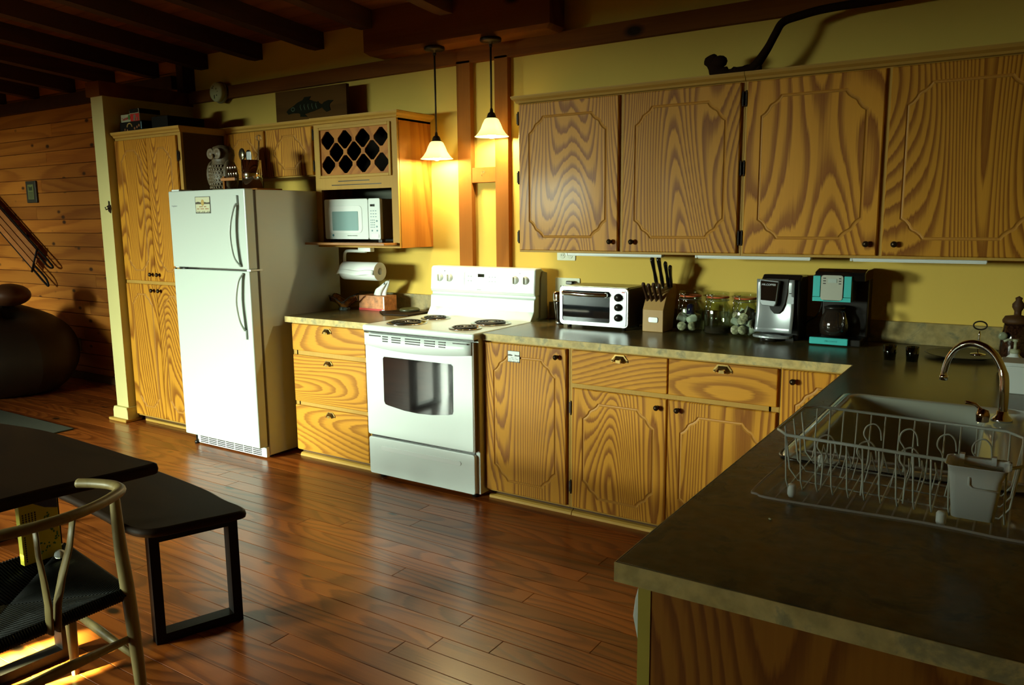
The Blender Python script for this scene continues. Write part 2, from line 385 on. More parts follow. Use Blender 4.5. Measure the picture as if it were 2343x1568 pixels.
while y > YF:
    y2 = max(y - .14, YF); g = .002; mb = MB()
    mb.hexa([(XL, y2 + g, cz(y2)), (XR, y2 + g, cz(y2)), (XR, y - g, cz(y)), (XL, y - g, cz(y)), (XL, y2 + g, cz(y2) + .018), (XR, y2 + g, cz(y2) + .018), (XR, y - g, cz(y) + .018), (XL, y - g, cz(y) + .018)])
    link('board', mb, board_m, ceil); y = y2
xr = -1.0 - .632 * 9
while xr < XR - .1:
    if not (-.45 < xr + .04 < 5):
        ye = W
    else: ye = -.125 if xr < .92 else W
    mb = MB(); d = .118
    def zb(yy): return cz(yy) - d + (.0 if yy < W - .2 else .006)
    ys = [YF, ye - .07, ye]
    mb.hexa([(xr - .09, ys[0], cz(ys[0]) - d), (xr, ys[0], cz(ys[0]) - d), (xr, ys[1], cz(ys[1]) - d), (xr - .09, ys[1], cz(ys[1]) - d),
             (xr - .09, ys[0], cz(ys[0])), (xr, ys[0], cz(ys[0])), (xr, ys[1], cz(ys[1])), (xr - .09, ys[1], cz(ys[1]))])
    mb.hexa([(xr - .09, ys[1], cz(ys[1]) - d), (xr, ys[1], cz(ys[1]) - d), (xr, ys[2], cz(ys[2]) - d + .008), (xr - .09, ys[2], cz(ys[2]) - d + .008),
             (xr - .09, ys[1], cz(ys[1])), (xr, ys[1], cz(ys[1])), (xr, ys[2], cz(ys[2])), (xr - .09, ys[2], cz(ys[2]))])
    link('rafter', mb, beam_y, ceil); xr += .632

# timber trim: the long rail on the kitchen wall, studs, box beam, partition beam
mb = MB(); a, b = -2.49, XR
mb.hexa([(a, .038, 2.424), (b, .038, 2.462), (b, W, 2.462), (a, W, 2.424), (a, .038, 2.512), (b, .038, 2.560), (b, W, 2.560), (a, W, 2.512)])
struct('trim_1', mb, beam_m, label='long stained timber rail along the yellow wall')
for n, x0, x1 in (('trim_2', .158, .260), ('trim_3', .438, .532)):
    struct(n, MB().box(x0, x1, .038, W, .95, 2.456), beam_v, bevel=.002)
blk = struct('trim_4', MB().box(.260, .438, .042, W, 1.727, 1.818), beam_v, bevel=.002)
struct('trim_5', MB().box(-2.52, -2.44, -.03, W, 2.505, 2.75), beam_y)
struct('trim_6', MB().box(-2.655, -2.48, -.69, W, 2.405, 2.507), beam_m, bevel=.002)
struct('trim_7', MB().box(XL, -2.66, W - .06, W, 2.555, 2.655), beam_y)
mb = MB(); x0, x1, y0, y1, z0, z1 = -.445, .915, -.125, .037, 2.53, 2.80; c = .022
mb.box(x0, x1, y0, y1, z0 + c, z1); mb.hexa([(x0 + .03, y0 + c, z0), (x1 - .03, y0 + c, z0), (x1 - .03, y1, z0), (x0 + .03, y1, z0), (x0 + .0, y0, z0 + c), (x1, y0, z0 + c), (x1, y1, z0 + c), (x0, y1, z0 + c)])
struct('trim_8', mb, beam_m, label='box beam the two pendant lamps hang from')
# partition end baseboard
mb = MB().prism([(-2.66, 0), (-2.66, .08), (-2.645, .11), (-2.48, .11), (-2.47, .08), (-2.47, 0)], 'y', -.69, -.60)
struct('baseboard_left', mb, wall_l, bevel=.003)
struct('trim_9', MB().box(-2.69, -2.46, -.715, -.58, 0, .022), oak_frame_h, bevel=.006)
struct('trim_10', MB().box(XL, -2.69, W - .03, W - .001, 0, .07), dark_side, bevel=.004)

# ------------------------------------------------------------------ cabinet builders
def corner(c, ogee=True):
    if not ogee: return [(c, 0), (.52 * c, .42 * c), (.42 * c, .52 * c), (0, c)]
    return [(c, 0), (.86 * c, .20 * c), (.66 * c, .36 * c), (.52 * c, .42 * c), (.42 * c, .52 * c), (.36 * c, .66 * c), (.20 * c, .86 * c), (0, c)]
def loop_pts(x0, x1, z0, z1, c):
    cc = corner(c); L = []
    L += [(x0 + a, z0 + b) for a, b in cc[::-1]]      # bottom-left, going right
    L += [(x1 - a, z0 + b) for a, b in cc]            # bottom-right, going up
    L += [(x1 - a, z1 - b) for a, b in cc[::-1]]
    L += [(x0 + a, z1 - b) for a, b in cc]
    return L
def panel_door(name, parent, x0, x1, z0, z1, yf, gx, gz, c, th=.02, mat=None, groove=True):
    """slab door with a routed octagonal groove; gx, gz: margins of the groove"""
    mat = mat or oak_v
    mb = MB(); yb = yf + th; e_ = .004
    if groove:
        o_ = loop_pts(x0 + gx, x1 - gx, z0 + gz, z1 - gz, c); g = .0135
        i_ = loop_pts(x0 + gx + g, x1 - gx - g, z0 + gz + g, z1 - gz - g, c - g * .25)
        md = loop_pts(x0 + gx + g * .35, x1 - gx - g * .35, z0 + gz + g * .35, z1 - gz - g * .35, c - g * .08)
        md2 = loop_pts(x0 + gx + g * .65, x1 - gx - g * .65, z0 + gz + g * .65, z1 - gz - g * .65, c - g * .16)
        n = len(o_)
        vs = [(p[0], yf, p[1]) for p in o_] + [(p[0], yf + .0055, p[1]) for p in md] + [(p[0], yf + .0045, p[1]) for p in md2] + [(p[0], yf, p[1]) for p in i_]
        fs = []
        for k in range(3):
            for i in range(n):
                j = (i + 1) % n; fs.append((k * n + i, k * n + j, (k + 1) * n + j, (k + 1) * n + i))
        fs.append(tuple(3 * n + i for i in range(n)))
        # field outside the groove: four strips to the rectangle edge
        X0, X1, Z0, Z1 = x0 + e_, x1 - e_, z0 + e_, z1 - e_
        rc = [(X0, Z0), (X1, Z0), (X1, Z1), (X0, Z1)]; b = len(vs); vs += [(p[0], yf, p[1]) for p in rc]
        q = n // 4
        for s_ in range(4):
            idx = [s_ * q + i for i in range(q)]      # corner arc s_
            for i in range(q - 1): fs.append((idx[i + 1], idx[i], b + s_))
            nxt = ((s_ + 1) * q) % n
            fs.append((nxt, idx[-1], b + s_, b + (s_ + 1) % 4))
        mb.add(vs, fs)
        b2 = len(mb.v); ring0 = [b + k for k in range(4)]
        mb.v += [(x0, yf + e_, z0), (x1, yf + e_, z0), (x1, yf + e_, z1), (x0, yf + e_, z1), (x0, yb, z0), (x1, yb, z0), (x1, yb, z1), (x0, yb, z1)]
        for k in range(4):
            k2 = (k + 1) % 4
            mb.f += [(ring0[k], b2 + k, b2 + k2, ring0[k2]), (b2 + k, b2 + 4 + k, b2 + 4 + k2, b2 + k2)]; mb.sm += [False, False]
        mb.f.append((b2 + 4, b2 + 5, b2 + 6, b2 + 7)); mb.sm.append(False)
        o = link(name, mb, mat, parent)
    else:
        o = link(name, MB().box(x0, x1, yf, yb, z0, z1), mat, parent, bevel=.004)
    o.data.materials.append(oak_groove)
    if groove:
        for i in range(3 * len(o_)): o.data.polygons[i].material_index = 1
    return o
def knob(parent, x, z, yf, r=.0125):
    mb = MB().lathe([(.009, 0), (.006, -.004), (.005, -.012), (r, -.018), (r * 1.05, -.024), (r * .7, -.030), (.0001, -.032)], (x, yf, z), 14, 'y')
    mb.v = [v for v in mb.v]
    o = link('knob', mb, bronze, parent); return o
def bin_pull(parent, x, z, yf, w_=.074, h=.03):
    """half-octagon cup pull with an open, shadowed mouth"""
    a = w_ / 2; out = [(-a, -.008), (-a, .002), (-a * .55, h - .008), (a * .55, h - .008), (a, .002), (a, -.008)]
    inn = [(p[0] * .82, p[1] * .80 - .0005) for p in out]
    mb = MB(); n = len(out)
    vs = [(x + p[0], yf - .001, z + p[1]) for p in out] + [(x + p[0], yf - .004, z + p[1]) for p in out] + [(x + p[0], yf - .004, z + p[1]) for p in inn]
    fs = [(i, i + 1, n + i + 1, n + i) for i in range(n - 1)] + [(n + i, n + i + 1, 2 * n + i + 1, 2 * n + i) for i in range(n - 1)]
    mb.add(vs, fs)
    hood = [(-a * .82, -.007), (-a * .80, .001), (-a * .46, h * .60), (a * .46, h * .60), (a * .80, .001), (a * .82, -.007)]
    low = [(-a * .62, -.010), (-a * .60, -.006), (-a * .36, h * .24), (a * .36, h * .24), (a * .60, -.006), (a * .62, -.010)]
    vs = [(x + p[0], yf - .004, z + p[1]) for p in hood] + [(x + p[0], yf - .022, z + p[1]) for p in low]
    mb.add(vs, [(i, i + 1, n + i + 1, n + i) for i in range(n - 1)])
    mb.add([(x - a * .3, yf - .0225, z - .010), (x + a * .3, yf - .0225, z - .010), (x + a * .26, yf - .0225, z + .004), (x - a * .26, yf - .0225, z + .004)], [(0, 1, 2, 3)])
    for sx in (-1, 1): mb.lathe([(.003, -.003), (.003, -.006), (.0001, -.007)], (x + sx * a * .9, yf, z - .002), 8, 'y')
    return link('pull', mb, brass, parent, solid=.0012)
def hinge(parent, x, z, yf):
    mb = MB().box(x - .012, x + .012, yf - .003, yf + .0, z - .028, z + .028)
    mb.lathe([(.004, -.036), (.0045, -.032), (.0045, .032), (.004, .036)], (x, yf - .005, z), 8)
    for dz in (-.018, .018): mb.lathe([(.003, -.003), (.0001, -.005)], (x + .008, yf, z + dz), 8, 'y')
    return link('hinge', mb, iron, parent)
YD = -.62
def base_unit(name, x0, x1, label, rails=(), stiles=(), depth_to=W, z1=.876):
    t = thing(name, ((x0 + x1) / 2, -.25, 0), label, 'cabinet')
    link('carcass', MB().box(x0 + .002, x1 - .002, -.585, depth_to - .002, .045, z1 - .001), oak_side, t)
    fr = MB(); yf, yb = -.603, -.585
    fr.box(x0 + .001, x1 - .001, yf, yb, .830, z1 - .001); fr.box(x0 + .001, x1 - .001, yf, yb, .047, .085)
    for a, b in stiles: fr.box(a, b, yf, yb, .085, .830)
    for z_, a, b in rails: fr.box(a, b, yf, yb, z_ - .02, z_ + .02)
    link('face_frame', fr, oak_frame, t)
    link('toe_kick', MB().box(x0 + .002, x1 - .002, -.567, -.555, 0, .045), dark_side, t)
    mb = MB().prism([(-.567, 0), (-.592, 0), (-.590, .012), (-.582, .020), (-.567, .023)], 'x', x0 + .002, x1 - .002)
    link('shoe_moulding', mb, oak_frame_h, t)
    return t

# left drawer bank
t = base_unit('drawer_cabinet', -.690, -.012, 'oak drawer cabinet with three stacked drawers between refrigerator and range', [(.686, -.66, -.03), (.359, -.66, -.03)], [(-.689, -.65), (-.055, -.013)])
for z0, z1 in ((.701, .868), (.372, .671), (.055, .346)):
    d = panel_door('drawer_front', t, -.679, -.058, z0, z1, YD, 0, 0, 0, mat=oak_h, groove=False)
    bin_pull(d, -.366, {.701: .833, .372: .634, .055: .310}[z0], YD)
# base units right of the range
t = base_unit('base_cabinet', .800, 1.312, 'oak base cabinet with one tall door right of the white range', [], [(.801, .83), (1.27, 1.311)])
d = panel_door('door', t, .800, 1.296, .057, .866, YD, .056, .062, .085)
knob(d, 1.246, .823, YD); dA = t
t = base_unit('base_cabinet', 1.312, 2.334, 'wide oak base cabinet with two drawers over two doors', [(.686, 1.35, 1.81), (.686, 1.85, 2.30)], [(1.313, 1.35), (1.81, 1.85), (2.29, 2.333)])
for x0, x1, kx in ((1.329, 1.8276, 1.588), (1.8346, 2.3258, 2.088)):
    d = panel_door('drawer_front', t, x0, x1, .698, .866, YD, 0, 0, 0, mat=oak_h, groove=False); bin_pull(d, kx, .836, YD, .085, .034)
for x0, x1, kx in ((1.329, 1.8276, 1.785), (1.8346, 2.3258, 1.885)):
    d = panel_door('door', t, x0, x1, .057, .674, YD, .058, .062, .085); knob(d, kx, .632, YD)
    hx = x0 - .008 if kx > 1.6 and x0 < 1.5 else x1 + .008
    for hz in (.16, .57): hinge(d, hx, hz, YD + .012)
t = base_unit('base_cabinet', 2.334, 2.655, 'oak corner base cabinet partly hidden behind the peninsula', [], [(2.335, 2.36)])
d = panel_door('door', t, 2.3422, 2.652, .057, .866, YD, .056, .062, .085); knob(d, 2.393, .820, YD)

# upper cabinets
YU = -.254
def upper_unit(name, x0, x1, z0, z1, label, yf=-.236):
    t = thing(name, ((x0 + x1) / 2, -.08, z0), label, 'cabinet')
    link('carcass', MB().box(x0, x1, yf + .018, W - .001, z0 + .004, z1), oak_side, t)
    return t
def crown(parent, x0, x1, yf, z0, left=True, right=True):
    prof = [(0, 0), (-.012, .004), (-.016, .014), (-.030, .024), (-.034, .034), (-.034, .040), (0, .040)]
    mb = MB(); n = len(prof); vs = []
    for p, q in prof: vs.append((x0 + (p if left else 0), yf + p, z0 + q))
    for p, q in prof: vs.append((x1 - (p if right else 0), yf + p, z0 + q))
    yb = W - .001
    for i in range(n): mb
    fs = [(i, n + i, n + (i + 1) % n, (i + 1) % n) for i in range(n)]
    mb.add(vs, fs)
    if left:
        vl = [(x0 + p, yf + p, z0 + q) for p, q in prof] + [(x0 + p, yb, z0 + q) for p, q in prof]; mb.add(vl, fs + [tuple(range(n, 2 * n))])
    if right:
        vl = [(x1 - p, yf + p, z0 + q) for p, q in prof] + [(x1 - p, yb, z0 + q) for p, q in prof]; mb.add(vl, fs + [tuple(range(n, 2 * n))])
    return link('crown_moulding', mb, oak_frame_h, parent)
ZU0, ZU1 = 1.322, 2.128
ua = upper_unit('wall_cabinet', .785, 2.028, ZU0, ZU1, 'long oak wall cabinet with the two doors nearest the pendant lamps')
ub = upper_unit('wall_cabinet', 2.030, 3.262, ZU0, ZU1, 'long oak wall cabinet at the right, fading into shadow')
for t, a, b, cuts in ((ua, .785, 2.028, (.785, .80, 1.388, 1.424, 2.0, 2.028)), (ub, 2.030, 3.262, (2.030, 2.06, 2.62, 2.652, 3.235, 3.262))):
    fr = MB(); fr.box(a, b, -.236, -.218, ZU0, ZU0 + .03); fr.box(a, b, -.236, -.218, ZU1 - .03, ZU1)
    for i in range(0, 6, 2): fr.box(cuts[i], cuts[i + 1], -.236, -.218, ZU0 + .03, ZU1 - .03)
    link('face_frame', fr, oak_frame, t)
    crown(t, a, b, -.236, ZU1 - .006, left=(t is ua), right=(t is ub))
for t, x0, x1, kx in ((ua, .7935, 1.3918, 1.355), (ua, 1.4199, 2.0125, 1.478), (ub, 2.043, 2.6247, 2.585), (ub, 2.647, 3.232, 2.697)):
    d = panel_door('door', t, x0, x1, 1.334, 2.118, YU, .062, .068, .088); knob(d, kx, 1.385, YU, .013)
    hs = x0 - .007 if kx > (x0 + x1) / 2 else x1 + .008
    for hz in (1.407, 1.73, 2.045): hinge(d, hs, hz, YU + .012)

# cabinet over the refrigerator
uf = upper_unit('wall_cabinet', -1.745, -.796, 1.795, 2.122, 'short oak wall cabinet with two small doors above the refrigerator')
fr = MB(); fr.box(-1.745, -.796, -.236, -.218, 1.795, 1.82); fr.box(-1.745, -.796, -.236, -.218, 2.10, 2.122)
for a, b in ((-1.745, -1.69), (-1.29, -1.25), (-.82, -.796)): fr.box(a, b, -.236, -.218, 1.82, 2.10)
link('face_frame', fr, oak_frame, uf); crown(uf, -1.745, -.796, -.236, 2.118, left=False, right=False)
for x0, x1 in ((-1.715, -1.283), (-1.256, -.815)):
    d = panel_door('door', uf, x0, x1, 1.803, 2.115, YU, .062, .042, .10)
for hz in (1.86, 2.06): hinge(d, -.808, hz, YU + .012)

# wine rack and microwave cabinet
mx0, mx1 = -.795, -.0845
mc = thing('microwave_cabinet', ((mx0 + mx1) / 2, -.08, 1.33), 'oak wall cabinet with diamond wine lattice above an open microwave bay', 'cabinet')
link('side_panel', MB().box(mx1 - .018, mx1, -.236, W - .001, 1.332, 2.122), oak_side, mc)
link('side_panel', MB().box(mx0, mx0 + .018, -.236, W - .001, 1.332, 2.122), oak_side, mc)
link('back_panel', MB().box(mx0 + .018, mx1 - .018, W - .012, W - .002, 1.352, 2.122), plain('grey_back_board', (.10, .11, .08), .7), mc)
link('bay_divider', MB().box(mx0 + .018, mx1 - .018, -.21, W - .012, 1.752, 1.77), dark_side, mc)
link('top_panel', MB().box(mx0, mx1, -.236, W - .001, 2.105, 2.122), oak_side, mc)
link('rack_shade_sheets', MB().box(mx0 + .018, mx1 - .018, W - .02, W - .013, 1.77, 2.105).box(mx0 + .0185, mx0 + .021, -.23, W - .013, 1.771, 2.104).box(mx1 - .021, mx1 - .0185, -.23, W - .013, 1.771, 2.104), plain('rack_shade_black', (.008, .006, .004), .95, spec=.1), mc)  # near-black sheets stand in for the shade inside the wine rack
fr = MB(); yf, yb = -.25, -.232
fr.box(mx0, mx0 + .050, yf, yb, 1.332, 2.122); fr.box(mx1 - .054, mx1, yf, yb, 1.332, 2.122)
fr.box(mx0 + .05, mx1 - .054, yf, yb, 2.092, 2.122); fr.box(mx0 + .05, mx1 - .054, yf, yb, 1.702, 1.783); fr.box(mx0 + .05, mx1 - .054, yf, yb, 1.332, 1.350)
link('face_frame', fr, oak_frame, mc)
sl = MB(); sl.box(-.59, -.32, yf - .001, yf + .002, 1.752, 1.757); sl.box(-.65, -.22, yf - .001, yf + .002, 1.728, 1.733)
link('vent_slot', sl, black_m, mc)
gx0, gx1, gz0, gz1 = -.742, -.142, 1.786, 2.088
fr = MB()
for q in ((gx0 - .012, gx0 + .006, gz0 - .010, gz1 + .010), (gx1 - .006, gx1 + .012, gz0 - .010, gz1 + .010), (gx0 + .006, gx1 - .006, gz0 - .010, gz0 + .008), (gx0 + .006, gx1 - .006, gz1 - .008, gz1 + .010)):
    fr.box(q[0], q[1], -.262, -.250, q[2], q[3])
link('lattice_frame', fr, oak_frame_h, mc, bevel=.003)
# lattice panel: plate with eleven clipped diamonds cut out
cu = bpy.data.curves.new('wine_lattice', 'CURVE'); cu.dimensions = '2D'; cu.fill_mode = 'BOTH'; cu.extrude = .004
def poly(pts):
    s = cu.splines.new('POLY'); s.points.add(len(pts) - 1); s.use_cyclic_u = True
    for p, q in zip(s.points, pts): p.co = (q[0], q[1], 0, 1)
GW, GH = gx1 - gx0, gz1 - gz0
poly([(0, 0), (GW, 0), (GW, GH), (0, GH)])
def diamond(cx, cy, hw, hh):
    k = .16; P = []
    for ax, ay, bx, by in ((1, 0, 0, 1), (0, 1, -1, 0), (-1, 0, 0, -1), (0, -1, 1, 0)):
        P.append((cx + hw * (ax * (1 - k) + bx * k), cy + hh * (ay * (1 - k) + by * k))); P.append((cx + hw * (ax * k + bx * (1 - k)), cy + hh * (ay * k + by * (1 - k))))
    P = [(min(max(a, .014), GW - .014), min(max(b, .012), GH - .012)) for a, b in P]
    out = []
    for p in P:
        if not out or (abs(p[0] - out[-1][0]) + abs(p[1] - out[-1][1])) > .001: out.append(p)
    poly(out)
for fx in (.115, .372, .628, .885): diamond(fx * GW, .755 * GH, .121 * GW, .222 * GH); diamond(fx * GW, .245 * GH, .121 * GW, .222 * GH)
for fx in (.2435, .50, .7565): diamond(fx * GW, .5 * GH, .121 * GW, .232 * GH)
cu.materials.append(oak_side); o = bpy.data.objects.new('wine_lattice', cu); COL.objects.link(o); o.parent = mc
o.rotation_euler = FR; o.location = Vector((gx0, -.246, gz0)) - wloc(mc)
crown(mc, mx0, mx1, -.25, 2.118, left=False, right=True)
link('pull_out_shelf', MB().box(-.793, -.105, -.372, W - .02, 1.3505, 1.366), wood('pullout_board', (.33, .14, .03), (.2, .07, .012), 'x', 2, 4, .4, .35, .5), mc, bevel=.003)

# pantry
pt = thing('pantry_cabinet', (-2.08, -.25, 0), 'tall narrow oak pantry cabinet left of the refrigerator', 'cabinet')
link('carcass', MB().box(-2.476, -1.70, -.585, W - .002, .045, 2.112), dark_side, pt)
fr = MB(); yf, yb = -.603, -.585
for a, b in ((-2.476, -2.45), (-1.745, -1.70)): fr.box(a, b, yf, yb, .045, 2.112)
for a, b in ((.045, .08), (1.045, 1.095), (2.075, 2.112)): fr.box(-2.45, -1.745, yf, yb, a, b)
link('face_frame', fr, oak_frame, pt)
crown(pt, -2.476, -1.70, -.603, 2.106, left=False, right=True)
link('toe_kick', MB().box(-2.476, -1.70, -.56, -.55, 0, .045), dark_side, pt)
link('shoe_moulding', MB().box(-2.40, -1.70, -.592, -.56, 0, .02), oak_frame_h, pt, bevel=.005)
for x0, x1, kx in ((-2.462, -2.083, -2.118), (-2.079, -1.735, -2.036)):
    for z0, z1, kz in ((1.082, 2.088, 1.131), (.057, 1.058, 1.015)):
        d = panel_door('door', pt, x0, x1, z0, z1, YD, .062, .07, .075); knob(d, kx, kz, YD, .014)
for hz in (1.2, 1.95): hinge(d, -1.73, hz, YD + .01)

# peninsula cabinet, dishwasher
pn = thing('peninsula_cabinet', (2.98, -1.7, 0), 'oak peninsula cabinet under the sink counter, cathedral-grained end panel', 'cabinet')
link('end_panel', MB().box(2.668, 3.30, -2.762, -2.744, .045, .875), oak_deep, pn)
link('corner_stile', MB().box(2.644, 2.668, -2.764, -2.735, .045, .875), plain('pale_edge_band', (.42, .33, .05), .45, noise=.06, nscale=6), pn)
link('carcass', MB().box(2.668, 3.30, -2.744, -2.08, .045, .70).box(2.668, 3.30, -2.08, -.61, .045, .66).box(2.668, 2.69, -2.08, -.61, .66, .875).box(3.28, 3.30, -2.744, -.61, .66, .875), oak_side, pn)
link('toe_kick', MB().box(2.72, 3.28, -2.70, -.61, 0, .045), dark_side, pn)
dw = thing('dishwasher', (2.64, -2.43, .05), 'white dishwasher door edge peeking out under the counter tip', 'dishwasher')
link('door_panel', MB().box(2.648, 2.666, -2.733, -2.14, .10, .695), white_en, dw, bevel=.003)
link('control_panel', MB().prism([(2.666, .700), (2.634, .700), (2.631, .725), (2.620, .775), (2.624, .81), (2.634, .850), (2.640, .868), (2.666, .868)], 'y', -2.733, -2.14), white_en, dw, bevel=.002)

# ------------------------------------------------------------------ worktops
def slab(name, outline, z0, z1, mat, parent=None, hole=None, bevel=.003, label=None):
    c = bpy.data.curves.new(name, 'CURVE'); c.dimensions = '2D'; c.fill_mode = 'BOTH'; c.extrude = (z1 - z0) / 2 - bevel; c.bevel_depth = bevel; c.bevel_resolution = 1; c.offset = -bevel
    for pts in [outline] + ([hole] if hole else []):
        s = c.splines.new('POLY'); s.points.add(len(pts) - 1); s.use_cyclic_u = True
        for p, q in zip(s.points, pts): p.co = (q[0], q[1], 0, 1)
    c.materials.append(mat)
    o = bpy.data.objects.new(name, c); COL.objects.link(o); o.location = (0, 0, (z0 + z1) / 2); return o
CT = .913
wt = thing('worktop', (2.0, -.3, .876), 'mottled stone-look laminate worktop turning the corner into the peninsula', 'worktop')
so = rrect(2.715, 3.225, -2.04, -1.225, .04)
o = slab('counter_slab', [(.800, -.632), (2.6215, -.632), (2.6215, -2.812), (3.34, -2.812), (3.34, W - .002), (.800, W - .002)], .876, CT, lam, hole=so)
o.parent = wt; o.location -= wloc(wt)
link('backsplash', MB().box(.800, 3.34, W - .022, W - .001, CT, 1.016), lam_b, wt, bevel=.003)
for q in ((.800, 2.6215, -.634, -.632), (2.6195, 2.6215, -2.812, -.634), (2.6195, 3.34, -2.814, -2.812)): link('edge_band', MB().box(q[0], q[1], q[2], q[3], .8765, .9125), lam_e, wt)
wt2 = thing('worktop', (-.36, -.3, .876), 'short laminate worktop over the three drawers, left of the range', 'worktop')
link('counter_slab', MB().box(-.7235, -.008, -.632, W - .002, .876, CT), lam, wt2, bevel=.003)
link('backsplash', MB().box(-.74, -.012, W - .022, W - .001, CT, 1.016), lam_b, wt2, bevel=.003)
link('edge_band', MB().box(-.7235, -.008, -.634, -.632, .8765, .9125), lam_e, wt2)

# ------------------------------------------------------------------ refrigerator
fg = thing('refrigerator', (-1.175, -.40, 0), 'white top-freezer refrigerator beside the pantry', 'refrigerator')
fx0, fx1, FD, FB = -1.556, -.797, -.825, -.745
link('body', MB().box(fx0, fx1, FB, -.065, .02, 1.697), white_tx, fg, bevel=.006)
link('door_gasket', MB().box(fx0 + .012, fx1 - .006, FB - .014, FB, .09, 1.690), gasket, fg)
link('freezer_door', MB().box(fx0 + .002, fx1, FD, FB - .014, 1.213, 1.701), white_fr, fg, bevel=.008, seg=3)
link('fresh_food_door', MB().box(fx0 + .002, fx1, FD, FB - .014, .082, 1.202), white_fr, fg, bevel=.008, seg=3)
link('centre_hinge', MB().box(fx1 - .03, fx1 + .006, FD + .007, FB + .017, 1.2022, 1.2128), white_pl, fg)
link('stop_tab', MB().box(fx0 + .01, fx0 + .05, FD + .012, FB - .015, 1.2022, 1.2128), white_pl, fg)
link('hinge_cap', MB().box(fx0 + .02, fx0 + .10, FD + .012, FB + .03, 1.7012, 1.712), white_pl, fg, bevel=.004)
x = -.872; mb = MB(); z0, z1 = 1.232, 1.612
path = [(x + .004, FD - .006, z0), (x - .018, FD - .033, z0 + (z1 - z0) * .15), (x - .032, FD - .040, z0 + (z1 - z0) * .45), (x - .026, FD - .036, z0 + (z1 - z0) * .7), (x - .006, FD - .023, z0 + (z1 - z0) * .93), (x, FD - .006, z1)]
mb.tube(catmull(path, 5), .015, 12, flat=.5); mb.box(x - .014, x + .013, FD - .014, FD + .001, z1 - .01, 1.662); link('handle', mb, white_fr, fg, bevel=.002)
x = -.862; hm = MB()
path = [(x + .012, FD - .006, 1.19), (x - .008, FD - .028, 1.14), (x - .024, FD - .040, 1.02), (x - .012, FD - .033, .90), (x + .002, FD - .010, .835)]
hm.tube(catmull(path, 5), .015, 12, flat=.5); hm.box(x - .010, x + .016, FD - .014, FD + .001, .78, .84); link('handle', hm, white_fr, fg, bevel=.002)
gl = link('toe_grille', MB().box(fx0 + .06, fx1 - .004, FB - .026, FB, .010, .078), white_pl, fg, bevel=.006)
for zi in range(4): link('vent_slot', MB().box(fx0 + .085, fx1 - .05, FB - .0275, FB - .025, .020 + zi * .012, .026 + zi * .012), black_m, gl)
br = MB()
for i in range(6): br.box(fx0 + .17 + i * .09, fx0 + .176 + i * .09, FB - .028, FB - .025, .018, .066)
link('slot_rib', br, white_pl, gl)['kind'] = 'stuff'
link('foot', MB().lathe([(.016, 0), (.016, .02), (.006, .022), (.006, .082)], (fx0 + .035, FB - .02, 0), 12), black_m, fg)
link('foot', MB().lathe([(.016, 0), (.016, .022)], (fx1 - .04, FB + .04, 0), 12), black_m, fg)
link('foot', MB().lathe([(.016, 0), (.016, .022)], (fx1 - .04, -.16, 0), 12), black_m, fg)
text('badge', 'Frigidaire', .016, (-1.495, FD - .0005, 1.607), FR, grey_line, fg)

def magnet(x0, x1, z0, z1, yf, label, k=1.0):
    t = thing('magnet', ((x0 + x1) / 2, yf, (z0 + z1) / 2), label, 'magnet', 'picture magnets')
    w_, h = x1 - x0, z1 - z0
    link('backing', MB().box(x0, x1, yf - .002, yf, z0, z1), ink, t)
    link('picture', MB().box(x0 + .03 * w_, x1 - .03 * w_, yf - .0026, yf - .002, z0 + .03 * h, z1 - .03 * h), cream_m if k > 1 else paper_w, t)
    pts = [(x0 + w_ * a, z0 + h * b) for a, b in ((.03, .55), (.97, .55), (.97, .66), (.8, .64), (.6, .68), (.4, .65), (.2, .70), (.03, .66))]
    link('hills', MB().prism(pts, 'y', yf - .0032, yf - .0026), plain('dark_print', (.05, .04, .02), .5), t)
    link('emblem', MB().lathe([(.10 * w_, -.0036), (.10 * w_, -.0026)], ((x0 + x1) / 2, yf, z0 + .64 * h), 16, 'y', sy=1.35), gold_m if k > 1 else white_pl, t)
    tr = MB()
    for i in range(9):
        a = x0 + w_ * (.05 + .11 * i); hh = h * (.10 if i % 3 else .05) + .02 * h
        tr.prism([(a - w_ * .04, z0 + .02 * h), (a + w_ * .04, z0 + .02 * h), (a, z0 + .03 * h + hh)], 'y', yf - .0034, yf - .0026)
    link('treeline', tr, ink, t)
    ln = MB()
    for r_, (s, cnt) in enumerate(((.28, 6), (.12, 10))):
        zc = z0 + h * (.40 - .13 * r_)
        for i in range(cnt):
            if (i + r_) % 4 == 3: continue
            a = x0 + w_ * (s + i * .078); ln.box(a, a + w_ * .05, yf - .0034, yf - .0026, zc - .03 * h, zc + .03 * h)
    link('print', ln, rust_m if k > 1 else grey_line, t)
magnet(-1.275, -1.126, 1.557, 1.661, FD, 'small square picture magnet on the freezer door', 1.2)
magnet(.951, 1.025, .772, .832, YD, 'small white picture magnet on the oak base cabinet door')

# a pen and clip lodged at the door gap
t = thing('pen', (-1.45, -.83, 1.2), 'dark pen with yellow band stuck in the gap between the refrigerator doors', 'pen')
link('barrel', MB().tube([(-1.525, FD - .005, 1.204), (-1.45, FD - .007, 1.207), (-1.40, FD - .006, 1.207)], .005, 8), black_m, t)
link('band', MB().tube([(-1.50, FD - .0055, 1.2045), (-1.47, FD - .006, 1.2055)], .0056, 8), gold_m, t)

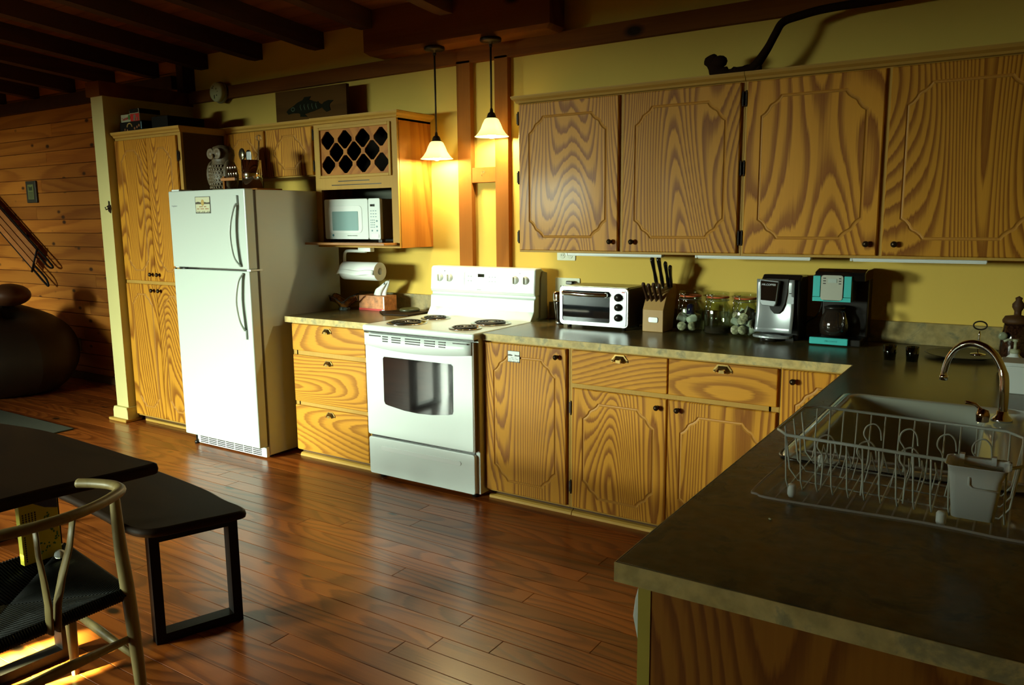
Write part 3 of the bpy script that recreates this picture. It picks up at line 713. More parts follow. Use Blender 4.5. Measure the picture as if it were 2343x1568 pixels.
# ------------------------------------------------------------------ range
st = thing('range', (.395, -.33, 0), 'white electric range with four coil burners', 'range')
sx0, sx1 = .004, .790
link('body', MB().box(sx0 + .004, sx1, -.655, .03, .03, .895), white_en, st, bevel=.003)
link('cooktop', MB().box(sx0 - .004, sx1 + .002, -.700, -.03, .880, .915), white_en, st, bevel=.012, seg=4)
dr = link('oven_door', MB().prism(rrect(sx0 + .002, sx1 - .024, .268, .855, .012), 'y', -.683, -.658), white_en, st, bevel=.003)
win = [(sx0 + .137, .735)]
wpts = [(.141, .728), (.150, .738), (.625, .738), (.637, .728), (.634, .480), (.628, .462), (.60, .455), (.48, .440), (.39, .436), (.29, .440), (.17, .456), (.148, .462), (.140, .478)]
link('oven_window', MB().prism(wpts[::-1], 'y', -.686, -.682), black_g, dr, label if False else 0)
hb = MB(); n = 18; vs = []
for i in range(n + 1):
    u = i / n; x = sx0 + .004 + u * .758; sag = .022 * math.sin(pi * u)
    vs += [(x, -.690 - .022 * math.sin(pi * u) ** .5 * 1.0, .868), (x, -.690 - .026 * math.sin(pi * u) ** .5, .800 - sag), (x, -.684, .795 - sag), (x, -.683, .868)]
fs = []
for i in range(n):
    for k in range(4): fs.append((i * 4 + k, (i + 1) * 4 + k, (i + 1) * 4 + (k + 1) % 4, i * 4 + (k + 1) % 4))
hb.add(vs, fs + [(0, 1, 2, 3), (n * 4 + 3, n * 4 + 2, n * 4 + 1, n * 4)], True)
link('door_handle', hb, white_en, dr)
sl = MB()
segs = [(.06, .15, 1), (.165, .205, 3), (.235, .30, 3), (.335, .44, 3), (.47, .54, 3), (.565, .61, 3), (.655, .75, 1)]
for a, b, k in segs:
    for j in range(k):
        dz = 0 if k == 1 else j * .013
        yy = -.690 - .024 * math.sin(pi * ((a + b) / 2 - sx0) / .77) ** .5 - .001
        sl.box(a, b, yy - .001, yy + .006, .858 - dz - .0035, .858 - dz + .0025)
link('vent_slot', sl, black_m, dr)
link('door_gap_shade', MB().box(sx0 + .01, sx1 - .03, -.662, -.655, .25, .268), black_m, st); link('top_gap_shade', MB().box(sx0 + .002, sx1 - .004, -.69, -.655, .872, .880), black_m, st)  # black strips put the shade of the two gaps into colour
dwr = link('storage_drawer', MB().prism(rrect(sx0 + .002, sx1 - .02, .030, .252, .014), 'y', -.680, -.655), white_en, st, bevel=.004)
mb = MB(); pr = rrect(.10, .68, .178, .206, .0135, 5)
mb.prism(pr, 'y', -.6835, -.679); link('grip_recess', mb, white_pl, dwr, bevel=.002)
link('leveling_foot', MB().lathe([(.02, 0), (.02, .03)], (.06, -.62, 0), 12).lathe([(.02, 0), (.02, .03)], (.73, -.62, 0), 12).lathe([(.02, 0), (.02, .03)], (.73, -.05, 0), 12), black_m, st)
link('side_trim', MB().box(sx1 - .022, sx1 - .012, -.684, -.66, .27, .865), plain('bronze_edge', (.13, .09, .05), .4), st)
# backguard
bgd = link('backguard', MB().prism([(-.075, 1.055), (-.082, 1.075), (-.070, 1.205), (-.060, 1.218), (.0, 1.218), (.045, 1.19), (.05, 1.055)], 'x', sx0 + .006, sx1 - .004), white_en, st, bevel=.010, seg=3)
link('riser', MB().prism([(-.135, .905), (-.118, .925), (-.088, .965), (-.082, 1.035), (-.066, 1.042), (-.066, 1.056), (.05, 1.056), (.05, .905)], 'x', sx0 + .010, sx1 - .006), white_en, st, bevel=.004)
link('end_cap', MB().prism([(-.06, .925), (-.03, .925), (-.02, 1.16), (.0, 1.20), (.048, 1.19), (.05, .915)], 'x', sx1 - .006, sx1 + .004), plain('warm_grey_cap', (.34, .33, .28), .4), st)
def yb_(z): return -.082 + (z - 1.075) * .092
for kx in (.083, .158, .645, .718):
    kz = 1.147; mb = MB().lathe([(.026, -.0), (.0255, -.003), (.021, -.016), (.018, -.018), (.0001, -.018)], (kx, yb_(kz), kz), 24, 'y')
    kn = link('burner_knob', mb, white_pl, bgd); link('grip', MB().box(kx - .004, kx + .004, yb_(kz) - .028, yb_(kz) - .014, kz - .021, kz + .021), white_pl, kn, bevel=.003)
    tk = MB()
    for a in range(0, 360, 36):
        if a == 90: continue
        tk.box(kx + .033 * math.cos(rad(a)) - .0012, kx + .033 * math.cos(rad(a)) + .0012, yb_(kz) - .0012, yb_(kz) + .002, kz + .033 * math.sin(rad(a)) - .0012, kz + .033 * math.sin(rad(a)) + .0012)
    link('dial_mark', tk, grey_line, bgd)
pan = MB(); rr = rrect(.275, .525, 1.098, 1.190, .014); n = len(rr)
r2 = rrect(.2775, .5225, 1.1005, 1.1875, .012)
pan.add([(p[0], yb_(p[1]) - .0015, p[1]) for p in rr] + [(p[0], yb_(p[1]) - .0015, p[1]) for p in r2], [(i, (i + 1) % n, n + (i + 1) % n, n + i) for i in range(n)])
link('control_outline', pan, plain('pale_grey_print', (.55, .60, .62), .5), bgd)
link('clock_display', MB().box(.378, .424, yb_(1.167) - .0025, yb_(1.167) + .001, 1.157, 1.177), black_g, bgd)
bt = MB()
for bx in (.305, .325, .462, .482, .503):
    for bz in (1.160, 1.133): bt.box(bx - .006, bx + .006, yb_(bz) - .002, yb_(bz), bz - .004, bz + .004)
for i, wd in enumerate((.015, .022, .028, .036)): bt.box(.378, .378 + wd, yb_(1.148 - i * .011) - .002, yb_(1.148 - i * .011), 1.146 - i * .011, 1.149 - i * .011)
link('key_print', bt, plain('key_grey', (.48, .54, .58), .5), bgd)
text('lettering', 'Frigidaire', .015, (.388, yb_(1.083) - .002, 1.083), FR, grey_line, bgd)
for dx in (.122, .680):
    link('indicator_light', MB().lathe([(.003, -.002), (.003, 0)], (dx, yb_(1.19), 1.188), 8, 'y'), ink, bgd)
# burners
def burner(cx, cy, r):
    t = st; zt = .9155
    pn_ = link('drip_pan', MB().lathe([(r * 1.20, 0), (r * 1.20, .004), (r * 1.10, .006), (r * 1.02, -.001), (r * .4, -.004), (.0001, -.004)], (cx, cy, zt), 36), pan_m, t)
    pts = []; turns = 4 if r > .085 else 3; n = turns * 26
    for i in range(n + 1):
        u = i / n; a = 2 * pi * turns * u; q = r * (.22 + .76 * u); pts.append((cx + q * math.cos(a), cy + q * math.sin(a), zt + .009))
    link('coil', MB().tube(pts, .0056, 6, flat=.8), coil_m, pn_)
    link('coil_cap', MB().lathe([(r * .17, .007), (r * .17, .013), (.0001, .014)], (cx, cy, zt), 16), chrome, pn_)
for cx, cy, r in ((.195, -.53, .098), (.205, -.275, .076), (.630, -.305, .098), (.625, -.545, .076)): burner(cx, cy, r)

# ------------------------------------------------------------------ microwave
mw = thing('microwave', (-.46, -.08, 1.37), 'white countertop microwave in the bay under the wine lattice', 'microwave')
a0, a1, b0, b1 = -.705, -.222, 1.385, 1.640
link('case', MB().box(a0 + .004, a1 - .004, -.245, .055, b0 + .003, b1 - .003), plain('warm_grey_case', (.10, .085, .055), .45), mw, bevel=.004)
link('door', MB().prism(rrect(a0, -.322, b0, b1, .012), 'y', -.272, -.245), white_en, mw, bevel=.003)
link('control_panel', MB().prism(rrect(-.320, a1, b0, b1, .010), 'y', -.270, -.245), white_en, mw, bevel=.003)
link('door_border', MB().prism(rrect(-.668, -.372, 1.425, 1.598, .03), 'y', -.2745, -.271), white_pl, mw, bevel=.002)
link('window', MB().prism(rrect(-.632, -.405, 1.440, 1.562, .006), 'y', -.2765, -.274), plain('blue_grey_screen', (.24, .40, .40), .25, coat=.6), mw)
link('display', MB().box(-.302, -.266, -.2725, -.269, 1.590, 1.604), black_g, mw)
bt = MB()
for i in range(3):
    for j in range(4): bt.lathe([(.0035, -.0018), (.0035, 0)], (-.300 + i * .014, -.270, 1.505 - j * .0145), 8, 'y')
for i in range(3):
    for j in range(3): bt.box(-.303 + i * .020, -.293 + i * .020, -.2715, -.27, 1.560 - j * .018, 1.565 - j * .018)
for bx, bz in ((-.252, 1.500), (-.252, 1.465), (-.292, 1.440), (-.250, 1.440)): bt.lathe([(.006, -.0018), (.006, 0)], (bx, -.270, bz), 12, 'y')
link('keypad', bt, plain('blue_grey_print', (.20, .32, .36), .5), mw)
link('open_button', MB().prism(rrect(-.298, -.236, 1.395, 1.420, .004), 'y', -.272, -.2695), white_pl, mw)
text('lettering', 'TURNTABLE MICROWAVE', .0075, (-.462, -.2735, 1.408), FR, ink, mw)
link('badge', MB().lathe([(.008, -.0008), (.008, 0)], (-.632, -.2722, 1.410), 16, 'y'), plain('teal_badge', (.05, .22, .26), .4), mw)
link('foot', MB().box(-.69, -.66, -.24, -.21, 1.3665, b0 + .004).box(-.27, -.24, -.24, -.21, 1.3665, b0 + .004).box(-.69, -.24, .0, .03, 1.3665, b0 + .004), black_m, mw)

# ------------------------------------------------------------------ pendant lamps
bulb_m = plain('lit_bulb', (1, .9, .6), .5, emis=(1.0, .86, .44), estr=760)
sm, nt_, b = nodes('lit_opal_glass'); b.inputs['Base Color'].default_value = (.9, .86, .62, 1); b.inputs['Roughness'].default_value = .35
b.inputs['Transmission Weight'].default_value = 0; b.inputs['Emission Color'].default_value = (1.0, .93, .50, 1); b.inputs['Emission Strength'].default_value = 1.3
tl = nt_.nodes.new('ShaderNodeBsdfTranslucent'); tl.inputs[0].default_value = (1, .95, .62, 1); mx = nt_.nodes.new('ShaderNodeMixShader'); mx.inputs[0].default_value = .75
out = nt_.nodes['Material Output']; nt_.links.new(b.outputs[0], mx.inputs[1]); nt_.links.new(tl.outputs[0], mx.inputs[2]); nt_.links.new(mx.outputs[0], out.inputs[0])
for x, zr, lab in ((.090, 1.872, 'left pendant lamp with long black stem and lit bell shade'), (.500, 1.980, 'right pendant lamp with shorter black stem, hanging higher by the wall cabinet')):
    y = -.085; t = thing('pendant_lamp', (x, y, 2.53), lab, 'lamp', 'pendant lamps over the range')
    link('canopy', MB().lathe([(.058, 0), (.062, -.004), (.062, -.016), (.058, -.020), (.012, -.021), (.010, -.034)], (x, y, 2.53), 24), iron, t)
    link('stem', MB().lathe([(.0055, 0), (.0055, 2.50 - zr - .150)], (x, y, zr + .150), 10).lathe([(.009, 2.48), (.010, 2.49), (.008, 2.505)], (x, y, 0), 10), iron, t)
    link('socket', MB().lathe([(.007, .160), (.009, .150), (.010, .140), (.020, .133), (.026, .118), (.026, .112), (.032, .108), (.032, .103)], (x, y, zr), 20), iron, t)
    prof = [(.030, .104), (.040, .096), (.052, .072), (.064, .042), (.080, .018), (.094, .004), (.100, 0)]
    sh = link('shade', MB().lathe(prof, (x, y, zr), 32, cap=False), sm, t, solid=.003)
    link('bulb', MB().ball((x, y, zr + .022), .028, 16, 10, sz=1.15), bulb_m, t)

# hook on the little block between the studs
t = thing('cup_hook', (.35, .04, 1.78), 'tiny brass hook on the timber block between the studs', 'hook')
link('hook', MB().lathe([(.006, 0), (.006, -.003)], (.352, .042, 1.79), 10, 'y').tube([(.352, .042, 1.79), (.352, .022, 1.79), (.352, .012, 1.78), (.352, .014, 1.768), (.352, .022, 1.766)], .0022, 6), brass, t)
# outlets
def outlet(name, x0, x1, z0, z1, lab, cat='outlet'):
    t = thing(name, ((x0 + x1) / 2, W, (z0 + z1) / 2), lab, cat)
    link('cover_plate', MB().prism(rrect(x0, x1, z0, z1, .005), 'y', W - .006, W), plain('ivory_plastic', (.50, .52, .36), .4), t, bevel=.001)
    return t
t = outlet('wall_outlet', .848, .970, 1.262, 1.318, 'ivory outlet half hidden right under the wall cabinet')
for cx in (.885, .935):
    link('socket_face', MB().lathe([(.017, -.008), (.017, -.005)], (cx, W, 1.290), 16, 'y'), plain('ivory_socket', (.42, .44, .30), .4), t)
    link('slot', MB().box(cx - .007, cx - .005, W - .0088, W - .008, 1.288, 1.298).box(cx + .005, cx + .007, W - .0088, W - .008, 1.288, 1.298), ink, t)
t = outlet('wall_outlet', .836, 1.000, 1.072, 1.160, 'wide ivory outlet plate behind the toaster oven')
link('slot', MB().box(.872, .876, W - .007, W - .006, 1.10, 1.115).box(.888, .892, W - .007, W - .006, 1.10, 1.115), ink, t)
link('socket_face', MB().prism(rrect(.940, .985, 1.085, 1.14, .012), 'y', W - .009, W - .005), plain('ivory_socket_b', (.42, .44, .30), .4), t)
t = thing('power_plug', (.945, W - .02, 1.132), 'black plug pushed into the wide outlet above the toaster oven', 'plug')
link('plug_body', MB().box(.925, .968, W - .04, W - .0092, 1.125, 1.145), black_m, t, bevel=.004)
link('cord', MB().tube(catmull([(.968, .055, 1.133), (.99, .045, 1.13), (1.0, .045, 1.08), (1.0, .045, 1.04)], 4), .003, 6), black_m, t)

# under-cabinet light bars
for x0, x1, lab in ((1.045, 1.603, 'slim white light bar under the wall cabinet, above the toaster oven'), (1.785, 2.336, 'slim white light bar under the wall cabinet, above the jars and brewer'), (2.51, 3.04, 'slim white light bar under the wall cabinet at the dark right end')):
    t = thing('light_bar', ((x0 + x1) / 2, -.15, 1.322), lab, 'light bar', 'under-cabinet light bars')
    link('housing', MB().box(x0, x1, -.170, -.130, 1.306, 1.3218), white_pl, t, bevel=.003)
    link('end_cap', MB().box(x0 - .003, x0 + .006, -.172, -.128, 1.305, 1.3215), white_en, t)
    link('diffuser', MB().box(x0 + .01, x1 - .004, -.165, -.135, 1.303, 1.307), paper_w, t)

# ------------------------------------------------------------------ paper towel, tissue box, bowl, trivet
t = thing('paper_towel_holder', (-.45, -.15, 1.33), 'white arm bracket under the microwave cabinet', 'holder')
yy = -.165
link('bracket', MB().box(-.505, -.395, yy - .02, yy + .02, 1.302, 1.3315), white_pl, t, bevel=.004)
pth = catmull([(-.45, yy, 1.305), (-.60, yy, 1.305), (-.635, yy, 1.298), (-.646, yy, 1.27), (-.646, yy, 1.20), (-.640, yy, 1.178), (-.60, yy, 1.175), (-.34, yy, 1.175)], 5)
link('arm', MB().tube(pth, .0105, 10), white_pl, t)
link('arm_tip', MB().ball((-.335, yy, 1.178), .0155, 12, 8, sx=1.2, sz=1.4), white_pl, t)
t = thing('paper_towel_roll', (-.48, yy, 1.175), 'roll of white paper towels hanging under the microwave cabinet', 'paper towels')
ro = MB(); R = .060; n = 32; x0, x1 = -.645, -.335
ro.lathe([(R, x0), (R, x1)], (0, yy, 1.175), n, 'x', cap=False)
ro.lathe([(.020, x0), (.020, x1)], (0, yy, 1.175), n, 'x', cap=False)
for xx in (x0, x1): ro.lathe([(.020, xx), (R, xx)], (0, yy, 1.175), n, 'x', smooth=False, cap=False)
link('sheet_roll', ro, paper_w, t)
link('core', MB().lathe([(.019, x0 + .002), (.019, x1 - .004)], (0, yy, 1.175), 20, 'x', cap=False), plain('cardboard_core', (.18, .10, .05), .8), t)
link('loose_sheet', MB().grid(lambda u, v: (x0 + u * (x1 - x0) - .012 * v * (1 - u), yy - R - .002 - .012 * v, 1.185 - .03 * v + .004 * math.sin(9 * u)), 14, 4), paper_w, t, solid=.0008)

box_m = plain('orange_print_card', (.52, .20, .07), .55, noise=.45, nscale=26)
t = thing('tissue_box', (-.44, -.08, CT), 'orange patterned tissue box with a white tissue sticking out', 'tissue box')
link('carton', MB().box(-.555, -.328, -.14, -.02, CT, 1.012), box_m, t, bevel=.002)
link('base_band', MB().box(-.556, -.327, -.1412, -.139, CT + .001, CT + .014), red_m, t)
link('label_corner', MB().box(-.352, -.328, -.1415, -.1395, CT + .002, CT + .010).box(-.340, -.330, -.1412, -.1395, CT + .015, CT + .095), white_pl, t)
ts = MB()
def tis(u, v):
    a = v * 2 * pi; h = u; base = .030 + .012 * math.sin(3 * a); top = .010 + .022 * abs(math.sin(a + .4))
    r_ = base * (1 - h) + (top + .018 * math.sin(pi * h)) * h
    return (-.425 + r_ * 1.5 * math.cos(a) + .055 * h * h, -.08 + r_ * .45 * math.sin(a), 1.010 + h * (.085 + .022 * math.cos(a - .6)))
ts.grid(tis, 10, 28); link('tissue', ts, paper_w, t)
t = thing('glass_bowl', (-.64, -.19, CT), 'small amber and black glass bowl with wavy square rim', 'bowl')
gb = MB()
def bowl(u, v):
    a = v * 2 * pi; q = u
    sq = 1.0 / max(abs(math.cos(a - .5)), abs(math.sin(a - .5))) ; sq = 1 + (sq - 1) * .9 * q
    r_ = (.036 + .060 * q ** 1.4) * sq; lift = .022 * (math.cos(4 * (a - .5) + pi)) * q * q
    return (-.64 + r_ * math.cos(a), -.19 + r_ * .85 * math.sin(a), CT + .020 + .060 * q + lift)
gb.grid(bowl, 10, 48); link('bowl_wall', gb, plain('amber_black_glass', (.22, .085, .015), .10, noise=.7, nscale=30, coat=.8), t, solid=.004)
link('rim', MB().tube([bowl(1, k / 48) for k in range(48)], .004, 6, closed=True), black_g, t)
link('foot', MB().lathe([(.040, 0), (.040, .010), (.034, .022), (.0001, .022)], (-.64, -.19, CT), 24), plain('mosaic_foot', (.10, .13, .12), .15, noise=.95, nscale=90), t)
t = thing('trivet', (-.17, -.2, CT), 'flat brown wooden board beside the range', 'board')
link('board', MB().prism([(-.33, -.19), (-.20, -.30), (-.02, -.27), (-.02, -.06), (-.20, -.05)], 'z', CT + .001, CT + .010), table_m, t, bevel=.002)
t = thing('coaster', (-.15, -.09, CT + .01), 'round dark coaster lying on the brown board by the range', 'coaster')
link('coaster', MB().lathe([(.062, 0), (.066, .004), (.064, .014), (.058, .018), (.050, .014), (.0001, .012)], (-.15, -.10, CT + .0102), 28), plain('dark_green_ceramic', (.05, .05, .02), .35), t)

# ------------------------------------------------------------------ counter things on the right
OBJY = -.06
# tumbler
t = thing('travel_tumbler', (.985, -.13, CT), 'black travel mug with steel collar left of the toaster oven', 'mug')
cx, cy = .975, -.12
link('body', MB().lathe([(.022, .016), (.024, .03), (.034, .120), (.036, .135)], (cx, cy, CT), 20), black_g, t)
link('base_ring', MB().lathe([(.023, 0), (.023, .016)], (cx, cy, CT), 20), steel, t)
link('collar', MB().lathe([(.037, .132), (.038, .138), (.038, .170), (.035, .182), (.028, .187), (.0001, .187)], (cx, cy, CT), 20), chrome, t)
link('handle', MB().tube(catmull([(cx + .032, cy - .005, CT + .15), (cx + .058, cy - .01, CT + .145), (cx + .062, cy - .01, CT + .10), (cx + .032, cy - .005, CT + .075)], 5), .007, 8, flat=.7), black_m, t)
# toaster oven
to = thing('toaster_oven', (1.23, -.1, CT), 'steel toaster oven with three black dials', 'toaster oven')
x0, x1, yf, z0, z1 = 1.030, 1.440, -.215, CT + .018, CT + .226
link('case', MB().prism([(yf + .012, z0 + .004), (yf + .008, z1 - .02), (yf + .028, z1 - .002), (.025, z1), (.035, z0)], 'x', x0 + .008, x1 - .006), plain('dark_steel_case', (.09, .08, .06), .3, metal=.5), to, bevel=.004)
link('top_sheet', MB().box(x0 + .022, x1 - .018, yf + .035, .022, z1 - .0005, z1 + .0015), plain('steel_top', (.30, .28, .20), .3, metal=.8), to)
fc = MB(); oo = rrect(x0, x1, z0, z1, .022, 5); ii = rrect(x0 + .016, 1.335, z0 + .020, z1 - .020, .010, 5); n = len(oo)
fc.add([(p[0], yf, p[1]) for p in oo] + [(p[0], yf, p[1]) for p in ii] + [(p[0], yf + .014, p[1]) for p in oo] + [(p[0], yf + .012, p[1]) for p in ii],
       [(i, (i + 1) % n, n + (i + 1) % n, n + i) for i in range(n)] + [(i, 2 * n + i, 2 * n + (i + 1) % n, (i + 1) % n) for i in range(n)] + [(n + i, n + (i + 1) % n, 3 * n + (i + 1) % n, 3 * n + i) for i in range(n)])
link('front_frame', fc, steel, to)
link('cavity', MB().box(x0 + .02, 1.333, yf + .06, yf + .064, z0 + .018, z1 - .018), black_m, to)
link('door_glass', MB().prism(rrect(x0 + .017, 1.334, z0 + .021, z1 - .021, .010), 'y', yf + .004, yf + .007), thin_glass('smoked_glass', (.42, .46, .50), .14), to)
link('wire_rack', MB().tube([(x0 + .025, yf + .03, z0 + .080), (1.328, yf + .03, z0 + .078)], .0022, 6).tube([(x0 + .025, yf + .035, z0 + .135), (1.328, yf + .035, z0 + .132)], .0018, 6).box(1.11, 1.318, yf + .024, yf + .028, z0 + .055, z0 + .068), chrome, to)
link('window_reflection', MB().grid(lambda u, v: (1.165 + .15 * u, yf + .045 + .006 * math.sin(17 * u + 5 * v) , z0 + .03 + .08 * v), 18, 8).grid(lambda u, v: (x0 + .022 + .045 * u, yf + .04 + .005 * math.sin(19 * u + 6 * v), z0 + .03 + .075 * v), 8, 8), plain('blue_reflection', (.45, .62, .85), .35, metal=.3), to)  # wavy blue sheets imitate the reflection in the oven's window
hd = MB().tube(catmull([(x0 + .028, yf - .018, z1 - .034), (x0 + .10, yf - .028, z1 - .036), (1.20, yf - .032, z1 - .038), (1.27, yf - .028, z1 - .038), (1.322, yf - .018, z1 - .038)], 6), .0105, 10, flat=1.1)
link('door_handle', hd, chrome, to)
link('handle_post', MB().lathe([(.013, -.012), (.013, .008)], (x0 + .030, yf - .008, z1 - .035), 14, 'y').lathe([(.013, -.012), (.013, .008)], (1.318, yf - .008, z1 - .038), 14, 'y'), steel, to)
link('control_panel', MB().prism(rrect(1.344, 1.432, z0 + .008, z1 - .014, .010), 'y', yf - .003, yf + .004), silver_pl, to, bevel=.001)
for dz, rr_ in ((.160, .0215), (.108, .020), (.053, .020)):
    kn = link('dial', MB().lathe([(rr_, 0), (rr_ * .97, -.008), (rr_ * .86, -.016), (.0001, -.017)], (1.386, yf - .003, z0 + dz), 22, 'y'), black_m, to)
    link('pointer', MB().ball((1.381, yf - .020, z0 + dz), .0035, 8, 6), chrome, kn)
link('indicator_light', MB().box(1.405, 1.422, yf - .0045, yf - .003, z0 + .186, z0 + .191), red_m, to)
tk = MB()
for a in range(-60, 200, 26): tk.box(1.386 + .029 * math.cos(rad(a)) - .0012, 1.386 + .029 * math.cos(rad(a)) + .0012, yf - .0042, yf - .003, z0 + .160 + .029 * math.sin(rad(a)) - .0012, z0 + .160 + .029 * math.sin(rad(a)) + .0012)
link('dial_mark', tk, ink, to)
link('foot', MB().lathe([(.012, 0), (.012, .022)], (x0 + .04, yf + .04, CT), 10).lathe([(.012, 0), (.012, .022)], (x1 - .04, yf + .04, CT), 10).lathe([(.012, 0), (.012, .022)], (x1 - .04, 0, CT), 10).lathe([(.012, 0), (.012, .022)], (x0 + .04, 0, CT), 10), black_m, to)

# knife block and knives
kb = thing('knife_block', (1.545, -.08, CT), 'pale wooden slant knife block with a small steel plate', 'knife block')
bw = wood('beech_block', (.46, .28, .10), (.34, .18, .05), 'z', 3, 3, .3, .45, .4)
kx0, kx1 = 1.497, 1.612
link('block', MB().prism([(-.155, CT), (-.155, CT + .115), (-.105, CT + .200), (.015, CT + .245), (.030, CT + .20), (-.02, CT)], 'x', kx0, kx1), bw, kb, bevel=.003)
link('front_plate', MB().prism(rrect(kx0 + .034, kx1 - .028, CT + .050, CT + .078, .008), 'y', -.159, -.155), steel, kb, bevel=.001)
knife_wood = plain('dark_knife_handle', (.05, .022, .010), .35, coat=.3)
def knife(x, y, z, ln, lean, wd, lab, wooden=False):
    t = thing('kitchen_knife', (x, y, z), lab, 'knife', 'knives in the block')
    d = Vector((lean, -.42, .90)).normalized(); p0 = Vector((x, y, z)); P = [p0, p0 + d * ln * .25, p0 + d * ln * .5, p0 + d * ln * .8, p0 + d * ln * .95, p0 + d * ln + Vector((0, -.006, -.002))]
    link('handle', MB().tube(P, [wd * .9, wd, wd * .82, wd * 1.05, wd * 1.1, wd * .7], 10, flat=1.5), knife_wood if wooden else black_g, t)
    link('rivet', MB().ball(P[1] + Vector((0, -wd * 1.2, 0)), .003, 6, 4).ball(P[3] + Vector((0, -wd * 1.2, 0)), .003, 6, 4), steel, t)
    link('bolster', MB().tube([p0 - d * .03, p0 - d * .002], wd * .6, 8, flat=1.8), steel, t)
knife(1.530, -.045, CT + .235, .165, -.02, .010, 'tall black-handled knife at the back left of the block')
knife(1.563, -.045, CT + .235, .168, .0, .010, 'tall black-handled knife second from the left in the back row')
knife(1.592, -.040, CT + .235, .140, .02, .009, 'black-handled knife third from the left in the back row')
knife(1.606, -.038, CT + .230, .125, .10, .009, 'black-handled knife at the right end of the back row')
for i, (x, lab) in enumerate(((1.512, 'left'), (1.536, 'second from left'), (1.562, 'middle'), (1.588, 'right'))):
    knife(x, -.115, CT + .150, .115 - .006 * (i % 2), -.10 + .03 * i, .0085, 'brown steak knife at the %s of the front row' % lab, True)

# clip-top jars
pod_w = plain('white_pod_cup', (.72, .76, .74), .4); pod_l = plain('printed_pod_lid', (.62, .54, .42), .4, noise=.7, nscale=70)
def pods(t, cx, cy, n, seed, spread=.040, ztop=.13):
    r = random.Random(seed); k = 0
    for i in range(n):
        a = r.uniform(0, 2 * pi); q = spread * math.sqrt(r.random()); h = .024 + (i / max(1, n - 1)) * (ztop - .03)
        e = Euler((r.uniform(-1.6, 1.6), r.uniform(-1.6, 1.6), r.uniform(0, 6))).to_matrix()
        c = Vector((cx + q * math.cos(a), cy + q * math.sin(a), CT + h))
        p = thing('coffee_pod', c, '', 'coffee pod', 'coffee pods in the jars'); yield p, c, e
def make_jar(cx, lab, contents):
    cy = -.06; t = thing('glass_jar', (cx, cy, CT), lab, 'jar', 'clip-top jars'); t.scale = (1, 1, 1.075)
    prof = [(.060, .004), (.068, .014), (.068, .118), (.062, .136), (.050, .150), (.050, .170), (.054, .172)]
    inn = [(.051, .172), (.047, .170), (.047, .148), (.059, .133), (.0645, .116), (.0645, .016), (.057, .009), (.0001, .009)]
    link('jar_body', MB().lathe([(.0001, .002), (.058, .002)] + prof + inn, (cx, cy, CT), 32, cap=False), glass_m, t)
    link('lid', MB().lathe([(.0001, .182), (.050, .182), (.0555, .184), (.0565, .190), (.0555, .199), (.045, .202), (.0001, .200)], (cx, cy, CT), 32, cap=False), glass_m, t)
    link('seal', MB().lathe([(.050, .174), (.0565, .174), (.0565, .181), (.050, .181)], (cx, cy, CT), 32, cap=False), rubber_o, t)
    link('band', MB().tube([(cx + .056 * math.cos(a), cy + .056 * math.sin(a), CT + .163) for a in [2 * pi * k / 32 for k in range(32)]], .0016, 6, closed=True), steel, t)
    ang = -2.0; d = Vector((math.cos(ang), math.sin(ang), 0)); s = Vector((-d.y, d.x, 0)); c0 = Vector((cx, cy, CT))
    cl = MB()
    for q in (-.016, .016):
        cl.tube(catmull([c0 + d * .052 + s * q + Vector((0, 0, .194)), c0 + d * .062 + s * q + Vector((0, 0, .188)), c0 + d * .060 + s * q + Vector((0, 0, .176)), c0 + d * .066 + s * q * 1.1 + Vector((0, 0, .160)), c0 + d * .064 + s * q * .9 + Vector((0, 0, .150))], 4), .0019, 6)
        cl.tube([c0 + d * .062 + s * q * .9 + Vector((0, 0, .158)), c0 + d * .071 + s * q * .7 + Vector((0, 0, .118))], .0019, 6)
    cl.tube([c0 + d * .062 + s * -.016 + Vector((0, 0, .190)), c0 + d * .062 + s * .016 + Vector((0, 0, .190))], .0019, 6)
    cl.tube([c0 + d * .071 + s * -.011 + Vector((0, 0, .118)), c0 + d * .071 + s * .011 + Vector((0, 0, .118))], .0019, 6)
    link('wire_clip', cl, chrome, t)
    return cx, cy
def pod_proto():
    t = thing('coffee_pod', (0, 0, 0), 'white coffee pod piled in a clip-top jar', 'coffee pod', 'coffee pods in the jars')
    link('cup', MB().lathe([(.0001, -.020), (.0165, -.020), (.0205, .018), (.023, .019)], (0, 0, 0), 16, cap=False), pod_w, t)
    link('lid', MB().lathe([(.023, .019), (.023, .021), (.0001, .0212)], (0, 0, 0), 16, cap=False), pod_l, t)
    return t
proto = pod_proto(); used = [False]
def pod_word(k, dx, dy, h):
    lev = 'bottom-layer' if h < .05 else 'second-layer' if h < .09 else 'third-layer' if h < .12 else 'topmost'
    return '%s %s %s' % (lev, 'left' if dx < -.015 else 'right' if dx > .015 else 'middle', 'front' if dy < 0 else 'rear')
def put_pods(cx, cy, lst, lab):
    for k, (dx, dy, h, rx, ry) in enumerate(lst):
        p = proto if not used[0] else copy_tree(proto); used[0] = True
        p.location = (cx + dx, cy + dy, CT + h); p.rotation_euler = (rx, ry, .7 * k); p['label'] = '%s %s %s' % (pod_word(k, dx, dy, h), 'coffee pod,', lab)
jx = make_jar(1.722, 'clip-top glass jar next to the knife block, with pods and a dark cup', None)
put_pods(*jx, [(-.028, -.026, .032, 1.4, .3), (.022, -.030, .032, 1.2, -.5), (.0, .02, .034, .2, .1), (-.034, -.018, .074, -.9, .9), (.018, -.028, .072, 1.5, .2), (.026, .02, .08, .3, 1.4), (-.02, .02, .10, 1.5, 1)], 'in the jar nearest the knife block')
t = thing('plastic_cup', (jx[0] + .008, jx[1] - .012, CT + .11), 'dark blue cup lying on the pods in the jar nearest the knife block', 'cup')
